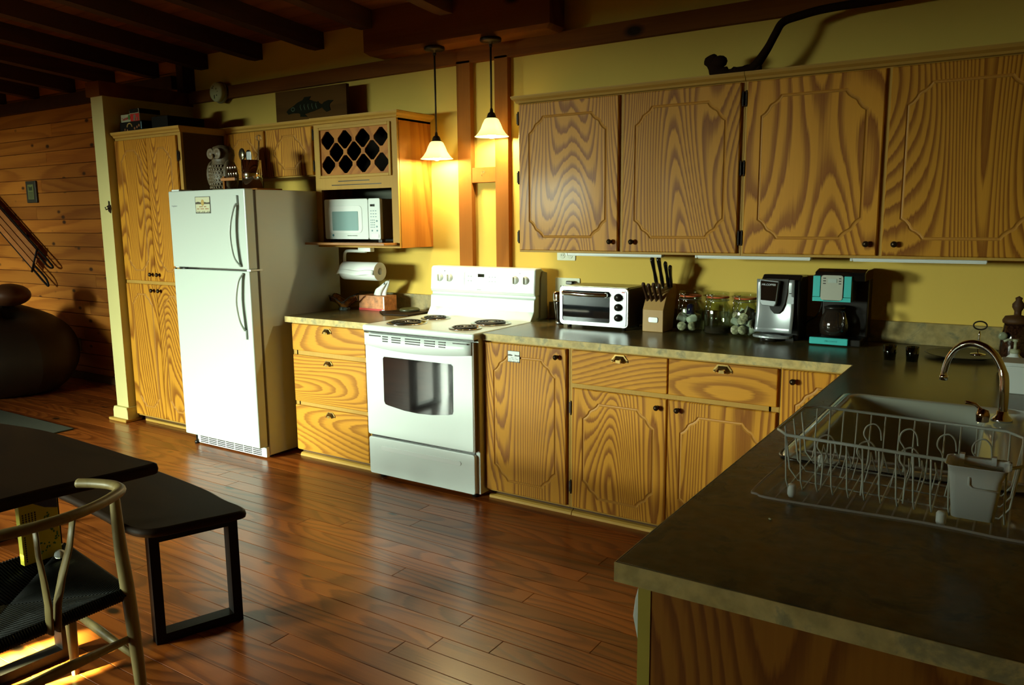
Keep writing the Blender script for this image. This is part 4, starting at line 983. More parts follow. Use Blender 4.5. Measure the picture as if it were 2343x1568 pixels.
link('cup', MB().lathe([(.024, -.026), (.022, .0), (.019, .022), (.012, .028), (.0001, .029)], (jx[0] + .010, jx[1] - .014, CT + .122), 16), plain('navy_plastic', (.015, .015, .06), .2, coat=.6), t)
jx = make_jar(1.868, 'middle clip-top glass jar, almost empty with loose grounds', None)
t = thing('coffee_grounds', (jx[0], jx[1], CT + .01), 'thin layer of dark coffee grounds at the bottom of the middle jar', 'coffee'); t['kind'] = 'stuff'
link('grounds', MB().lathe([(.063, .0105), (.063, .035), (.04, .040), (.0001, .038)], (jx[0], jx[1], CT), 28), plain('ground_coffee', (.03, .018, .012), .9, bump=.8, bscale=300), t)
t = thing('drinking_glass', (jx[0] - .016, jx[1] - .014, CT + .04), 'small clear scoop glass standing inside the middle jar', 'glass')
link('glass', MB().lathe([(.0001, .0405), (.022, .0405), (.026, .120), (.0245, .120), (.0205, .044), (.0001, .044)], (jx[0] - .014, jx[1] - .012, CT), 24, cap=False), glass_m, t)
jx = make_jar(2.008, 'clip-top glass jar packed with white coffee pods beside the single-cup brewer', None)
put_pods(*jx, [(-.034, -.022, .032, 1.5, .6), (.0, -.036, .032, 1.2, -.8), (.036, -.018, .032, .8, .5), (.0, .03, .034, .2, .9), (-.036, -.008, .070, .2, 1.2), (.0, -.030, .070, -.8, .5), (.032, -.020, .066, -1.5, -.5), (.02, .03, .07, 1, 1), (-.026, -.020, .105, 1.0, -.2), (.012, -.028, .106, 1.9, .3), (.034, .004, .104, .3, 1.7), (-.02, .03, .11, .4, .4), (.03, -.02, .128, -1.2, .2)], 'in the jar nearest the brewer')

# single-cup brewer
br = thing('single_cup_brewer', (2.18, -.03, CT), 'silver and black single-cup coffee brewer', 'coffee maker')
x0, x1 = 2.085, 2.262; yf = -.13
fac = MB()
def face(u, v):
    z = CT + .040 + .255 * v; c = .010 * math.sin(pi * min(1, v * 1.2)) ; tilt = .02 * (1 - v) ** 3
    xx = x0 + (x1 - x0) * u; return (xx, yf + c - tilt * 1.0 + .004 * math.cos(2 * pi * (u - .5)), z)
fac.grid(face, 12, 12); link('face_shell', fac, silver_pl, br, solid=.006)
link('body', MB().prism([(-.105, CT + .02), (-.112, CT + .29), (-.075, CT + .315), (.03, CT + .31), (.05, CT + .28), (.05, CT + .004), (-.105, CT + .004)], 'x', x0 + .012, x1 + .022), black_m, br, bevel=.008)
ins = [(x0 + .052, CT + .225), (x0 + .045, CT + .298), (x0 + .150, CT + .298), (x0 + .146, CT + .235), (x0 + .138, CT + .185), (x0 + .122, CT + .145), (x0 + .105, CT + .130), (x0 + .088, CT + .131), (x0 + .070, CT + .150), (x0 + .058, CT + .185)]
link('brew_recess', MB().prism(ins, 'y', yf - .010, yf + .008), black_m, br)
hd = [(x0 + .024, CT + .298), (x0 + .114, CT + .290), (x0 + .104, CT + .182), (x0 + .096, CT + .168), (x0 + .036, CT + .172), (x0 + .026, CT + .188)]
link('brew_head', MB().prism(hd, 'y', yf - .045, yf - .008), silver_pl, br, bevel=.004)
gl = [(x0 + .029, CT + .292), (x0 + .109, CT + .285), (x0 + .100, CT + .194), (x0 + .032, CT + .198)]
link('head_window', MB().prism(gl, 'y', yf - .047, yf - .044), black_g, br)
text('lettering', 'MR.COFFEE', .013, (x0 + .068, yf - .048, CT + .272), FR, paper_w, br)
link('button_panel', MB().prism([(x1 - .034, CT + .20), (x1 - .034, CT + .293), (x1 - .012, CT + .293), (x1 - .002, CT + .283), (x1 - .002, CT + .18), (x1 - .04, CT + .18)], 'y', yf - .002, yf + .006), silver_pl, br)
link('power_button', MB().lathe([(.008, -.004), (.008, -.001)], (x1 - .018, yf, CT + .265), 16, 'y').box(x1 - .024, x1 - .012, yf - .004, yf - .001, CT + .240, CT + .244).box(x1 - .024, x1 - .012, yf - .004, yf - .001, CT + .228, CT + .232), ink, br)
tr = MB(); pts = []
for i in range(17):
    a = pi + pi * i / 16; pts.append(((x0 + x1) / 2 + .092 * math.cos(a), -.16 + .055 * math.sin(a)))
pts += [((x0 + x1) / 2 + .088, -.115), ((x0 + x1) / 2 - .088, -.115)]
link('drip_tray', tr.prism(pts, 'z', CT + .018, CT + .030), silver_pl, br, bevel=.003)
link('tray_grille', MB().lathe([(.055, .0305), (.05, .032), (.0001, .0325)], ((x0 + x1) / 2, -.15, CT), 24, sy=.55), steel, br)
link('tray_slot', MB().lathe([(.013, .032), (.013, .034)], ((x0 + x1) / 2, -.155, CT), 14, sy=.45), ink, br)
link('base', MB().lathe([(.035, 0), (.035, .018)], ((x0 + x1) / 2 - .01, -.165, CT), 20, sy=.8).box(x0 + .02, x1, -.115, .04, CT, CT + .02), black_m, br)
# drip coffee maker
cm = thing('coffee_maker', (2.45, -.05, CT), 'turquoise and black drip coffee maker', 'coffee maker')
x0, x1, yf = 2.355, 2.520, -.175
link('water_tower', MB().box(x0 + .018, x1 + .055, -.045, .050, CT + .03, CT + .305), black_m, cm, bevel=.006)
link('top_lid', MB().prism([(-.168, CT + .325), (-.165, CT + .340), (-.10, CT + .352), (.04, CT + .350), (.05, CT + .33), (.05, CT + .30), (-.160, CT + .30)], 'x', x0 + .004, x1 + .055), black_g, cm, bevel=.004)
link('filter_housing', MB().box(x0 + .0, x1 + .004, yf + .006, -.03, CT + .205, CT + .327), black_m, cm, bevel=.004)
link('side_panel', MB().box(x0 - .001, x0 + .031, yf - .002, yf + .02, CT + .226, CT + .322), teal_m, cm, bevel=.002)
link('side_panel', MB().box(x1 - .031, x1 + .001, yf - .002, yf + .02, CT + .226, CT + .322), teal_m, cm, bevel=.002)
u_ = [(x0 - .001, CT + .205), (x1 + .001, CT + .205), (x1 + .001, CT + .2245), (x1 - .036, CT + .2245), (x1 - .040, CT + .214), (x1 - .05, CT + .209), (x0 + .05, CT + .209), (x0 + .040, CT + .214), (x0 + .036, CT + .2245), (x0 - .001, CT + .2245)]
link('lower_trim', MB().prism(u_, 'y', yf - .002, yf + .02), teal_m, cm, bevel=.001)
link('control_plate', MB().prism(rrect(x0 + .035, x1 - .035, CT + .212, CT + .326, .012), 'y', yf - .006, yf + .01), plain('pale_control_plate', (.50, .52, .44), .25, metal=.2), cm)
link('clock_window', MB().prism(rrect(x0 + .066, x1 - .062, CT + .292, CT + .310, .002), 'y', yf - .008, yf - .005), plain('pale_lcd', (.42, .50, .46), .3), cm)
bt = MB()
for i in range(3): bt.box(x0 + .044, x0 + .056, yf - .0072, yf - .006, CT + .286 + i * .012, CT + .290 + i * .012); bt.box(x1 - .053, x1 - .043, yf - .0072, yf - .006, CT + .286 + i * .012, CT + .290 + i * .012)
link('button_mark', bt, ink, cm)['kind'] = 'stuff'
link('base', MB().box(x0 - .002, x1 + .05, yf + .006, .05, CT + .002, CT + .034), black_m, cm, bevel=.004)
link('base_front', MB().box(x0 - .004, x1 + .0, yf - .012, yf + .008, CT + .006, CT + .038), teal_m, cm, bevel=.004)
text('lettering', 'MR.COFFEE', .011, ((x0 + x1) / 2 + .01, yf - .0128, CT + .022), FR, plain('teal_emboss', (.03, .30, .30), .4), cm)
cg = link('carafe', MB().lathe([(.045, .040), (.062, .050), (.066, .090), (.058, .130), (.045, .150), (.044, .165)], ((x0 + x1) / 2 + .005, -.105, CT), 24), plain('dark_carafe', (.02, .014, .01), .05, coat=1), cm)
link('carafe_lid', MB().lathe([(.046, .165), (.048, .175), (.03, .182), (.0001, .183)], ((x0 + x1) / 2 + .005, -.105, CT), 20), black_m, cg)
link('carafe_handle', MB().tube(catmull([(x1 - .035, -.165, CT + .16), (x1 - .022, -.19, CT + .15), (x1 - .022, -.192, CT + .09), (x1 - .035, -.168, CT + .07)], 5), .008, 8, flat=1.3), black_g, cg)
t = thing('loose_cable', (2.33, .0, CT), 'black power cord hanging at the wall between the two coffee makers', 'cord')
link('cable', MB().tube(catmull([(2.355, .035, 1.10), (2.35, .030, 1.06), (2.33, .028, 1.02), (2.29, .030, .99), (2.28, .035, .95), (2.29, .03, CT + .004)], 6), .0035, 6), black_m, t)

# ------------------------------------------------------------------ sink, faucet, dish rack
en = plain('cream_enamel', (.42, .44, .37), .12, coat=.6)
sk = thing('sink', (2.97, -1.63, .80), 'cream enamelled sink basin let into the peninsula', 'sink')
def sink_mesh():
    mb = MB(); L = []
    rings = [(2.700, 3.240, -2.055, -1.210, .045, CT + .001), (2.704, 3.236, -2.051, -1.214, .045, CT + .010), (2.722, 3.215, -2.03, -1.232, .05, CT + .012),
             (2.735, 3.120, -2.02, -1.245, .055, CT + .006), (2.745, 3.105, -2.005, -1.262, .06, CT - .03), (2.765, 3.085, -1.985, -1.285, .07, .755), (2.80, 3.05, -1.94, -1.33, .06, .735)]
    n = None
    for a, b, c, d, r_, z in rings:
        p = rrect(a, b, c, d, r_, 6); n = len(p); L += [(q[0], q[1], z) for q in p]
    fs = [(k * n + i, k * n + (i + 1) % n, (k + 1) * n + (i + 1) % n, (k + 1) * n + i) for k in range(len(rings) - 1) for i in range(n)]
    fs.append(tuple((len(rings) - 1) * n + i for i in range(n)))
    mb.add(L, fs, True); return mb
link('basin', sink_mesh(), en, sk)
link('rim_gasket', MB().tube([(p[0], p[1], CT + .0025) for p in rrect(2.697, 3.243, -2.058, -1.207, .048, 6)], .004, 6, closed=True), black_m, sk)
link('drain', MB().lathe([(.045, .7355), (.042, .738), (.02, .7365), (.0001, .7365)], (2.93, -1.63, 0), 24), chrome, sk)
fa = thing('faucet', (3.155, -1.41, CT + .012), 'tall chrome gooseneck faucet at the back of the sink', 'faucet')
fp = catmull([(3.156, -1.41, CT + .014), (3.156, -1.41, CT + .10), (3.148, -1.405, 1.070), (3.120, -1.395, 1.118), (3.075, -1.38, 1.139), (3.035, -1.37, 1.125), (3.010, -1.36, 1.09), (3.000, -1.357, 1.050), (2.999, -1.357, 1.035)], 6)
link('spout', MB().tube(fp, [.0125 if i < 12 else .0105 if i < 30 else .009 for i in range(len(fp))], 14), chrome, fa)
link('aerator', MB().lathe([(.011, .0), (.012, .012), (.010, .016)], (2.999, -1.357, 1.020), 14), chrome, fa)
link('base_flange', MB().lathe([(.028, .0), (.026, .008), (.016, .018), (.014, .03)], (3.156, -1.41, CT + .0125), 20), chrome, fa)
link('valve_lever', MB().lathe([(.016, 0), (.018, .02), (.014, .034), (.0001, .038)], (3.110, -1.43, CT + .010), 16).tube([(3.110, -1.43, CT + .04), (3.09, -1.44, CT + .06), (3.065, -1.45, CT + .066)], .005, 8), plain('copper_chrome', (.55, .36, .22), .12, metal=1), fa)

tray = thing('drip_mat', (2.97, -2.25, CT), 'clear ribbed plastic drip tray under the dish rack', 'tray')
tp = plain('clear_plastic', (.62, .56, .52), .12, trans=.0, alpha=.22, coat=.5)
trp = [(2.728, -2.345), (2.742, -2.378), (2.79, -2.390), (3.05, -2.372), (3.28, -2.362), (3.31, -2.10), (3.25, -2.02), (2.80, -2.0), (2.75, -2.01), (2.735, -2.08)]
lp = catmull([(a, b, CT + .014) for a, b in trp], 4, closed=True)
c0 = Vector((3.02, -2.22, 0))
mb = MB(); n = len(lp)
L = [tuple(p) for p in lp] + [tuple((p - c0) * .955 + c0 + Vector((0, 0, -(CT + .014) * (-.045) - .011))) for p in lp]
L = [tuple(p) for p in lp] + [(c0.x + (p.x - c0.x) * .95, c0.y + (p.y - c0.y) * .93, CT + .003) for p in lp]
mb.add(L, [(i, (i + 1) % n, n + (i + 1) % n, n + i) for i in range(n)] + [tuple(n + i for i in range(n))], True)
link('tray_pan', mb, tp, tray)
link('tray_lip', MB().tube(lp, .0028, 6, closed=True), plain('clear_lip', (.50, .46, .42), .15, alpha=.45), tray)
rb = MB()
for i in range(19): rb.tube([(2.775 + i * .028, -2.355, CT + .005), (2.775 + i * .028, -2.04, CT + .005)], .002, 4)
link('rib', rb, tp, tray)['kind'] = 'stuff'

wire = plain('white_coated_wire', (.55, .60, .55), .35)
rk = thing('dish_rack', (2.98, -2.22, CT + .02), 'white wire dish rack on the clear tray beside the sink', 'dish rack')
def rk_xy(u, v): # u along x, v along y ; slightly skewed footprint
    return (2.768 + u * .44, -2.362 + v * .295 - .035 * u)
ZB, ZT = CT + .028, 1.060
cor = []
for (u, v), (du, dv) in (((0, 0), (1, 1)), ((0, 1), (1, -1)), ((1, 1), (-1, -1)), ((1, 0), (-1, 1))):
    pass
rl = [(.06, 0), (0, .12), (0, .86), (.07, 1), (.93, 1), (1, .86), (1, .12), (.94, 0)]
rim = [(*rk_xy(u, v), ZT) for u, v in rl]
link('rim_wire', MB().tube([Vector(p) for p in rim], .0034, 8, closed=True), wire, rk)
bm_ = MB()
for k in range(14):
    u = .055 + .89 * k / 13
    x0_, y0_ = rk_xy(u, 0); x1_, y1_ = rk_xy(u, 1)
    sk_ = .030 * u; P = [(x0_, y0_, ZT), (x0_ + .002, y0_ + .010 + sk_, ZB + .02), (x0_ + .004, y0_ + .022 + sk_, ZB), (x1_, y1_ - .03 + sk_ * .5, ZB), (x1_, y1_ - .014, ZB + .02), (x1_, y1_, ZT)]
    bm_.tube(P, .0017, 6)
for v in (.30, .55, .80):
    xa, ya = rk_xy(0, v); xb, yb2 = rk_xy(1, v)
    bm_.tube([(xa, ya, ZT), (xa + .014, ya, ZB + .02), (xa + .032, ya, ZB - .003), (xb - .03, yb2, ZB - .003), (xb - .014, yb2, ZB + .02), (xb, yb2, ZT)], .0019, 6)
link('basket_wire', bm_, wire, rk)
pr = MB()
for k in range(13):
    u = .13 + .058 * k; xa, ya = rk_xy(u, .52); xb, yb2 = rk_xy(u + .02, .84)
    pr.tube([(xa, ya, ZB), (xa + .006, ya + .022, ZB + .040), (xb - .010, yb2 - .020, ZB + .046), (xb, yb2, ZB)], .0013, 6)
link('plate_divider', pr, wire, rk)
def hook(u, v, s=1):
    x_, y_ = rk_xy(u, v); z_ = ZT - .105 if v > .5 else ZB + .030; P0 = 0
    P = catmull([(x_, y_, ZB), (x_ + .001, y_, z_ + .035), (x_ - .011, y_, z_ + .058), (x_ - .006, y_ + .0, z_ + .078), (x_ + .010, y_, z_ + .086), (x_ + .022, y_, z_ + .074), (x_ + .026, y_, z_ + .050)], 5)
    return link('cup_hook', MB().tube(P, .0018, 6), wire, rk)
for u in (.33, .50, .67, .82): hook(u, .93)
for u in (.20, .38, .56): hook(u, .20)
for u, v in ((.08, .10), (.10, .93), (.72, .13), (.90, .93)):
    x_, y_ = rk_xy(u, v); link('foot', MB().lathe([(.006, .006), (.009, .012), (.009, .030), (.007, .034), (.0001, .035)], (x_, y_, CT), 12), white_pl, rk)
cdy = thing('utensil_caddy', (3.14, -2.43, .95), 'white plastic utensil cup hooked on the near side of the dish rack', 'utensil cup')
mb = MB(); L = []
rg = [(3.105, 3.172, -2.440, -2.398, .010, .972), (3.098, 3.180, -2.456, -2.392, .012, 1.05), (3.094, 3.188, -2.462, -2.388, .014, 1.072), (3.090, 3.192, -2.466, -2.386, .014, 1.074),
      (3.097, 3.184, -2.459, -2.391, .012, 1.070), (3.102, 3.176, -2.452, -2.396, .010, 1.04), (3.110, 3.168, -2.436, -2.402, .008, .978)]
for a, b, c, d, r_, z in rg:
    p = rrect(a, b, c, d, r_, 4); n = len(p); L += [(q[0], q[1], z) for q in p]
mb.add(L, [(k * n + i, k * n + (i + 1) % n, (k + 1) * n + (i + 1) % n, (k + 1) * n + i) for k in range(len(rg) - 1) for i in range(n)] + [tuple(range(n))[::-1], tuple((len(rg) - 1) * n + i for i in range(n))], True)
link('cup', mb, white_pl, cdy)
link('hook_clip', MB().box(3.11, 3.118, -2.395, -2.382, 1.04, 1.078).box(3.16, 3.168, -2.395, -2.382, 1.04, 1.078), white_pl, cdy)
link('molded_loop', MB().tube([(3.13, -2.4575, 1.055), (3.13, -2.4555, 1.04), (3.136, -2.4555, 1.034), (3.176, -2.4555, 1.034)], .0022, 6), white_pl, cdy)

# things at the far corner of the counter
for x, lab in ((2.728, 'left one of two small dark drinking glasses in the counter corner'), (2.812, 'right one of two small dark drinking glasses in the counter corner')):
    t = thing('drinking_glass', (x, -.42, CT), lab, 'glass', 'dark glasses in the corner')
    link('glass', MB().lathe([(.0001, .0), (.022, .0), (.027, .060), (.0252, .060), (.0205, .006), (.0001, .006)], (x, -.42, CT), 24, cap=False), tumbler_g, t)
t = thing('serving_plate', (2.98, -.20, CT), 'dark round plate lying in the counter corner', 'plate')
link('plate', MB().lathe([(.0001, .002), (.07, .0), (.085, .004), (.14, .016), (.143, .018), (.13, .016), (.085, .008), (.0001, .006)], (2.98, -.22, CT), 40, cap=False), plain('dark_plate', (.03, .02, .012), .3), t)
t = thing('ring_holder', (3.035, -.25, CT), 'chrome rod holder with a ring on top', 'holder')
link('foot', MB().lathe([(.03, .020), (.028, .026), (.004, .03)], (3.037, -.25, CT), 20), chrome, t)
link('rod', MB().lathe([(.003, .03), (.004, .07), (.006, .08), (.004, .09), (.005, .105), (.003, .12)], (3.037, -.25, CT), 10), chrome, t)
link('ring', MB().tube([(3.037 + .024 * math.cos(a), -.25, 1.056 + .017 * math.sin(a)) for a in [2 * pi * k / 28 for k in range(28)]], .003, 8, closed=True), iron, t)
t = thing('beverage_dispenser', (3.165, -.52, CT), 'dark glass countertop dispenser with finial lid and round spigot plate', 'dispenser')
link('jar_body', MB().lathe([(.045, .0), (.052, .01), (.050, .14), (.040, .19)], (3.165, -.50, CT), 28), plain('speckled_dark_glass', (.03, .012, .006), .12, noise=.9, nscale=160, coat=.7), t)
link('lid', MB().lathe([(.046, .19), (.048, .20), (.040, .215), (.012, .22), (.012, .235), (.020, .25), (.020, .262), (.010, .275), (.012, .285), (.0001, .292)], (3.165, -.50, CT), 24), dark_side, t)
link('spigot_plate', MB().lathe([(.007, -.058), (.015, -.056), (.015, -.052), (.014, -.050)], (3.125, -.50, CT + .145), 20, 'y'), plain('frosted_disc', (.25, .28, .18), .3), t)
t = thing('canister', (3.19, -.86, CT), 'white square canister at the right edge behind the faucet', 'canister')
link('canister_body', MB().prism(rrect(3.135, 3.26, -.92, -.80, .015), 'z', CT, 1.005), white_pl, t, bevel=.004)
link('canister_lid', MB().prism(rrect(3.132, 3.263, -.923, -.797, .015), 'z', 1.0052, 1.018), white_pl, t, bevel=.003)
t = thing('soap_pump', (3.178, -.74, CT), 'cream pump-top soap bottle behind the white canister', 'soap bottle')
cp = plain('cream_pump', (.40, .42, .28), .4)
link('bottle', MB().lathe([(.028, 0), (.030, .01), (.030, .085), (.015, .10), (.014, .105)], (3.168, -.70, CT), 20), white_pl, t)
link('pump', MB().lathe([(.016, .105), (.016, .118), (.005, .12), (.005, .145), (.010, .147), (.010, .156)], (3.168, -.70, CT), 16).tube([(3.168, -.70, CT + .152), (3.145, -.705, CT + .153), (3.132, -.708, CT + .146)], .0045, 8), cp, t)
t = thing('crumb', (2.80, -2.46, CT), 'tiny pale crumb on the dark worktop near the rack', 'crumb')
link('crumb', MB().ball((2.797, -2.475, CT + .002), .003, 6, 4, sz=.6, sx=1.3), cream_m, t)

# ------------------------------------------------------------------ things on top of the cabinets
t = thing('carved_sign', (-.96, -.04, 2.16), 'dark wooden plank with a carved fish standing on the cabinet', 'sign')
sg = wood('sign_wood', (.10, .045, .008), (.05, .02, .004), 'x', 2, 6, .5, .8, .08)
sgx0, sgx1, sz0, sz1, sy = -1.345, -.660, 2.160, 2.395, -.075
link('plank', MB().box(sgx0, sgx1, sy, sy + .03, sz0, sz1), sg, t, bevel=.003)
fw, fh = sgx1 - sgx0, sz1 - sz0
F_ = [(.16, .40), (.20, .48), (.27, .55), (.33, .63), (.40, .68), (.43, .76), (.52, .76), (.49, .68), (.55, .62), (.60, .59), (.62, .60), (.62, .56), (.67, .50), (.70, .56), (.76, .60), (.83, .58), (.78, .50), (.77, .44), (.785, .32), (.73, .28), (.69, .36), (.67, .42), (.62, .38), (.58, .36), (.56, .34), (.50, .32), (.42, .28), (.46, .20), (.36, .22), (.36, .30), (.33, .33), (.25, .34), (.19, .32)]
FF = [(sgx0 + a * fw, sz0 + b * fh) for a, b in F_]
cuf = bpy.data.curves.new('fish_relief', 'CURVE'); cuf.dimensions = '2D'; cuf.fill_mode = 'BOTH'; cuf.extrude = .002
s = cuf.splines.new('POLY'); s.points.add(len(FF) - 1); s.use_cyclic_u = True
for p, q in zip(s.points, FF): p.co = (q[0] - sgx0, q[1] - sz0, 0, 1)
cuf.materials.append(plain('black_green_paint', (.012, .012, .006), .9, spec=.05)); o = bpy.data.objects.new('fish_relief', cuf); COL.objects.link(o); o.parent = t
o.rotation_euler = FR; o.location = Vector((sgx0, sy - .0022, sz0)) - wloc(t)
mk = MB()
for i in range(5): mk.tube([(sgx0 + (.38 + i * .055) * fw, sy - .0045, sz0 + .40 * fh), (sgx0 + (.365 + i * .055) * fw, sy - .0045, sz0 + .50 * fh), (sgx0 + (.37 + i * .055) * fw, sy - .0045, sz0 + .56 * fh)], .003, 6, flat=.5)
mk.tube([(sgx0 + (.26 + .025 * math.cos(a)) * fw, sy - .0045, sz0 + (.45 + .05 * math.sin(a)) * fh) for a in [2 * pi * k / 14 for k in range(14)]], .0025, 6, closed=True)
link('fish_marking', mk, plain('moss_paint', (.06, .10, .05), .5), t)['kind'] = 'stuff'
t = thing('smoke_detector', (-2.11, -.0, 2.48), 'round cream smoke detector on the timber rail', 'smoke detector')
link('base', MB().lathe([(.078, .036), (.080, .022), (.074, .016)], (-2.07, 0, 2.472), 32, 'y'), plain('cream_base', (.22, .18, .09), .5), t)
sdm = plain('cream_plastic', (.58, .54, .26), .6)
link('cover', MB().lathe([(.072, .016), (.072, -.010), (.066, -.020), (.0001, -.022)], (-2.07, 0, 2.472), 32, 'y'), sdm, t)
mk = MB()
for dx, dz, w_, h in ((-.03, .03, .016, .006), (-.02, .042, .006, .008), (.012, .022, .005, .012), (.024, .002, .004, .006), (.015, -.025, .008, .008), (-.012, -.035, .006, .026)): mk.box(-2.07 + dx - w_ / 2, -2.07 + dx + w_ / 2, -.0235, -.021, 2.472 + dz - h / 2, 2.472 + dz + h / 2)
link('vent_mark', mk, plain('dark_olive', (.05, .04, .01), .6), t)
t = thing('driftwood', (2.0, -.1, 2.16), 'dark curved driftwood branch standing on the wall cabinets', 'driftwood')
dwm = plain('dark_driftwood', (.018, .008, .003), .9, spec=.05, bump=.5, bscale=30)
dp = catmull([(1.94, -.12, 2.185), (2.02, -.12, 2.20), (2.08, -.12, 2.27), (2.12, -.12, 2.34), (2.15, -.11, 2.39), (2.22, -.10, 2.41), (2.34, -.08, 2.43), (2.60, -.06, 2.44), (2.95, -.06, 2.46)], 5)
link('branch', MB().tube(dp, [.030 - .010 * min(1, i / 12) for i in range(len(dp))], 12, flat=.9), dwm, t)
link('knotted_root', MB().tube(catmull([(1.81, -.12, 2.275), (1.84, -.125, 2.215), (1.90, -.12, 2.180), (1.98, -.12, 2.182), (2.06, -.12, 2.179)], 5), [.026 + .012 * math.sin(i * .9) ** 2 for i in range(21)], 10, flat=.5).ball((1.86, -.12, 2.245), .030, 10, 6, sx=1.3), dwm, t)
# games on the pantry
def game(x0, x1, y0, y1, z0, z1, mat, lab):
    t = thing('board_game', ((x0 + x1) / 2, (y0 + y1) / 2, z0), lab, 'game box', 'game boxes on the pantry')
    link('box', MB().box(x0, x1, y0, y1, z0, z1), mat, t, bevel=.002); return t
PZ = 2.148
box_k = plain('black_box', (.008, .006, .004), .7, spec=.15)
t = game(-2.46, -2.19, -.565, -.18, PZ, PZ + .075, box_k, 'large black game box at the bottom of the stack on the pantry')
z_ = PZ
link('crest', MB().tube([(-2.335 + .030 * math.cos(a), -.567, z_ + .036 + .026 * math.sin(a)) for a in [pi * k / 12 for k in range(13)]], .005, 6), gold_m, t)
link('figure_print', MB().ball((-2.40, -.565, z_ + .022), .008, 8, 5, sy=.2).ball((-2.37, -.565, z_ + .016), .008, 8, 5, sy=.2).ball((-2.28, -.565, z_ + .024), .010, 8, 5, sy=.2).ball((-2.25, -.565, z_ + .032), .010, 8, 5, sy=.2).ball((-2.225, -.565, z_ + .042), .010, 8, 5, sy=.2), rust_m, t)
link('edge_strip', MB().box(-2.199, -2.193, -.5662, -.5648, z_ + .018, z_ + .065), plain('pale_blue_strip', (.25, .48, .55), .4), t)  # narrow pale blue strip near the box's right front edge
z_ = PZ + .0755
t = game(-2.465, -2.235, -.55, -.20, z_, z_ + .055, plain('cream_box', (.40, .40, .26), .5), 'cream and red game box with cursive red lettering, middle of the stack')
link('red_panel', MB().box(-2.345, -2.237, -.5515, -.549, z_ + .002, z_ + .053), red_m, t)
link('green_dot', MB().lathe([(.013, -.0025), (.013, 0)], (-2.360, -.550, z_ + .032), 16, 'y', sy=1.4), green_m, t)
link('picture', MB().lathe([(.015, -.003), (.015, -.0012)], (-2.29, -.550, z_ + .034), 12, 'y').prism([(-2.31, z_ + .006), (-2.28, z_ + .004), (-2.285, z_ + .022), (-2.30, z_ + .024)], 'y', -.5535, -.5512).prism([(-2.27, z_ + .006), (-2.258, z_ + .006), (-2.252, z_ + .026), (-2.266, z_ + .026)], 'y', -.5535, -.5512), plain('picture_print', (.20, .15, .10), .5), t)
text('lettering', 'Twister', .034, (-2.412, -.5516, z_ + .024), (pi / 2, rad(-8), 0), red_m, t, sx=.8)
z_ += .0555
t = game(-2.36, -2.24, -.545, -.38, z_, z_ + .034, box_k, 'small dark game box with cream outline on top of the stack')
link('outline', MB().tube([(-2.357, -.5465, z_ + .022), (-2.357, -.5465, z_ + .003), (-2.30, -.5465, z_ + .002), (-2.244, -.5465, z_ + .004), (-2.243, -.5465, z_ + .028), (-2.25, -.5465, z_ + .030)], .002, 6), cream_m, t)
t = game(-2.17, -1.98, -.50, -.2, PZ, PZ + .10, box_k, 'plain black game box right of the stack on the pantry')

# owl and utensils on the refrigerator
ow = thing('owl_figurine', (-1.385, -.5, 1.69), 'brown textured ceramic owl on top of the refrigerator', 'figurine')
om = plain('brown_glaze', (.10, .07, .035), .5, noise=.3, nscale=40, bump=.8, bscale=95)
ox, oy, oz = -1.365, -.53, 1.698
link('body', MB().lathe([(.055, 0), (.085, .012), (.104, .06), (.108, .11), (.096, .165), (.078, .195), (.080, .215), (.088, .24), (.086, .27), (.066, .295), (.03, .306), (.0001, .308)], (ox, oy, oz), 32, sy=.8), om, ow)
for s in (-1, 1):
    ed = link('eye_disc', MB().lathe([(.036, .0), (.034, -.010), (.026, -.004), (.018, -.012), (.0001, -.016)], (ox + s * .034, oy - .062, oz + .248), 20, 'y'), plain('pale_glaze', (.14, .10, .055), .5), ow)
    link('wing', MB().ball((ox + s * .086, oy - .012, oz + .115), .055, 16, 10, sx=.5, sy=1.0, sz=1.75), om, ow)
link('beak', MB().lathe([(.0001, -.026), (.010, 0), (.006, .012), (.0001, .016)], (ox, oy - .078, oz + .232), 10), plain('glaze_beak', (.16, .10, .04), .3), ow)
sc = MB()
for r_ in range(7):
    for c in range(-3, 4):
        a = (c + .5 * (r_ % 2)) * .22; R_ = .105 - .0006 * (r_ - 3) ** 2
        sc.ball((ox + R_ * math.sin(a), oy - R_ * .80 * math.cos(a), oz + .03 + r_ * .023), .0085, 8, 5, sy=.5, sz=1.0)
o = link('feather_scale', sc, plain('scale_glaze', (.15, .11, .06), .4), ow); o['kind'] = 'stuff'
ut = thing('utensil_holder', (-1.06, -.52, 1.71), 'mirror steel utensil canister on the refrigerator', 'utensil holder')
ux, uy, uz = -1.02, -.58, 1.7105
link('canister', MB().lathe([(.062, .0), (.062, .178), (.059, .178), (.059, .010), (.0001, .008)], (ux, uy, uz), 36), chrome, ut)
t = thing('serving_tray', (-1.08, -.56, 1.692), 'low reddish wooden stand under the steel canister', 'stand')
link('board', MB().box(-1.22, -.88, -.66, -.46, 1.6982, 1.7095), beam_v, t, bevel=.003)
t = thing('measuring_spoon_rack', (-1.14, -.60, 1.70), 'wooden peg rack hung with four bright measuring spoons', 'spoon rack')
link('post', MB().box(-1.215, -1.200, -.655, -.640, 1.710, 1.792), beam_v, t)
link('crossbar', MB().box(-1.225, -1.085, -.665, -.645, 1.762, 1.782), wood('rack_wood', (.38, .15, .04), (.25, .08, .02), 'x', 4, 3, .3, .4, .5), t, bevel=.004)
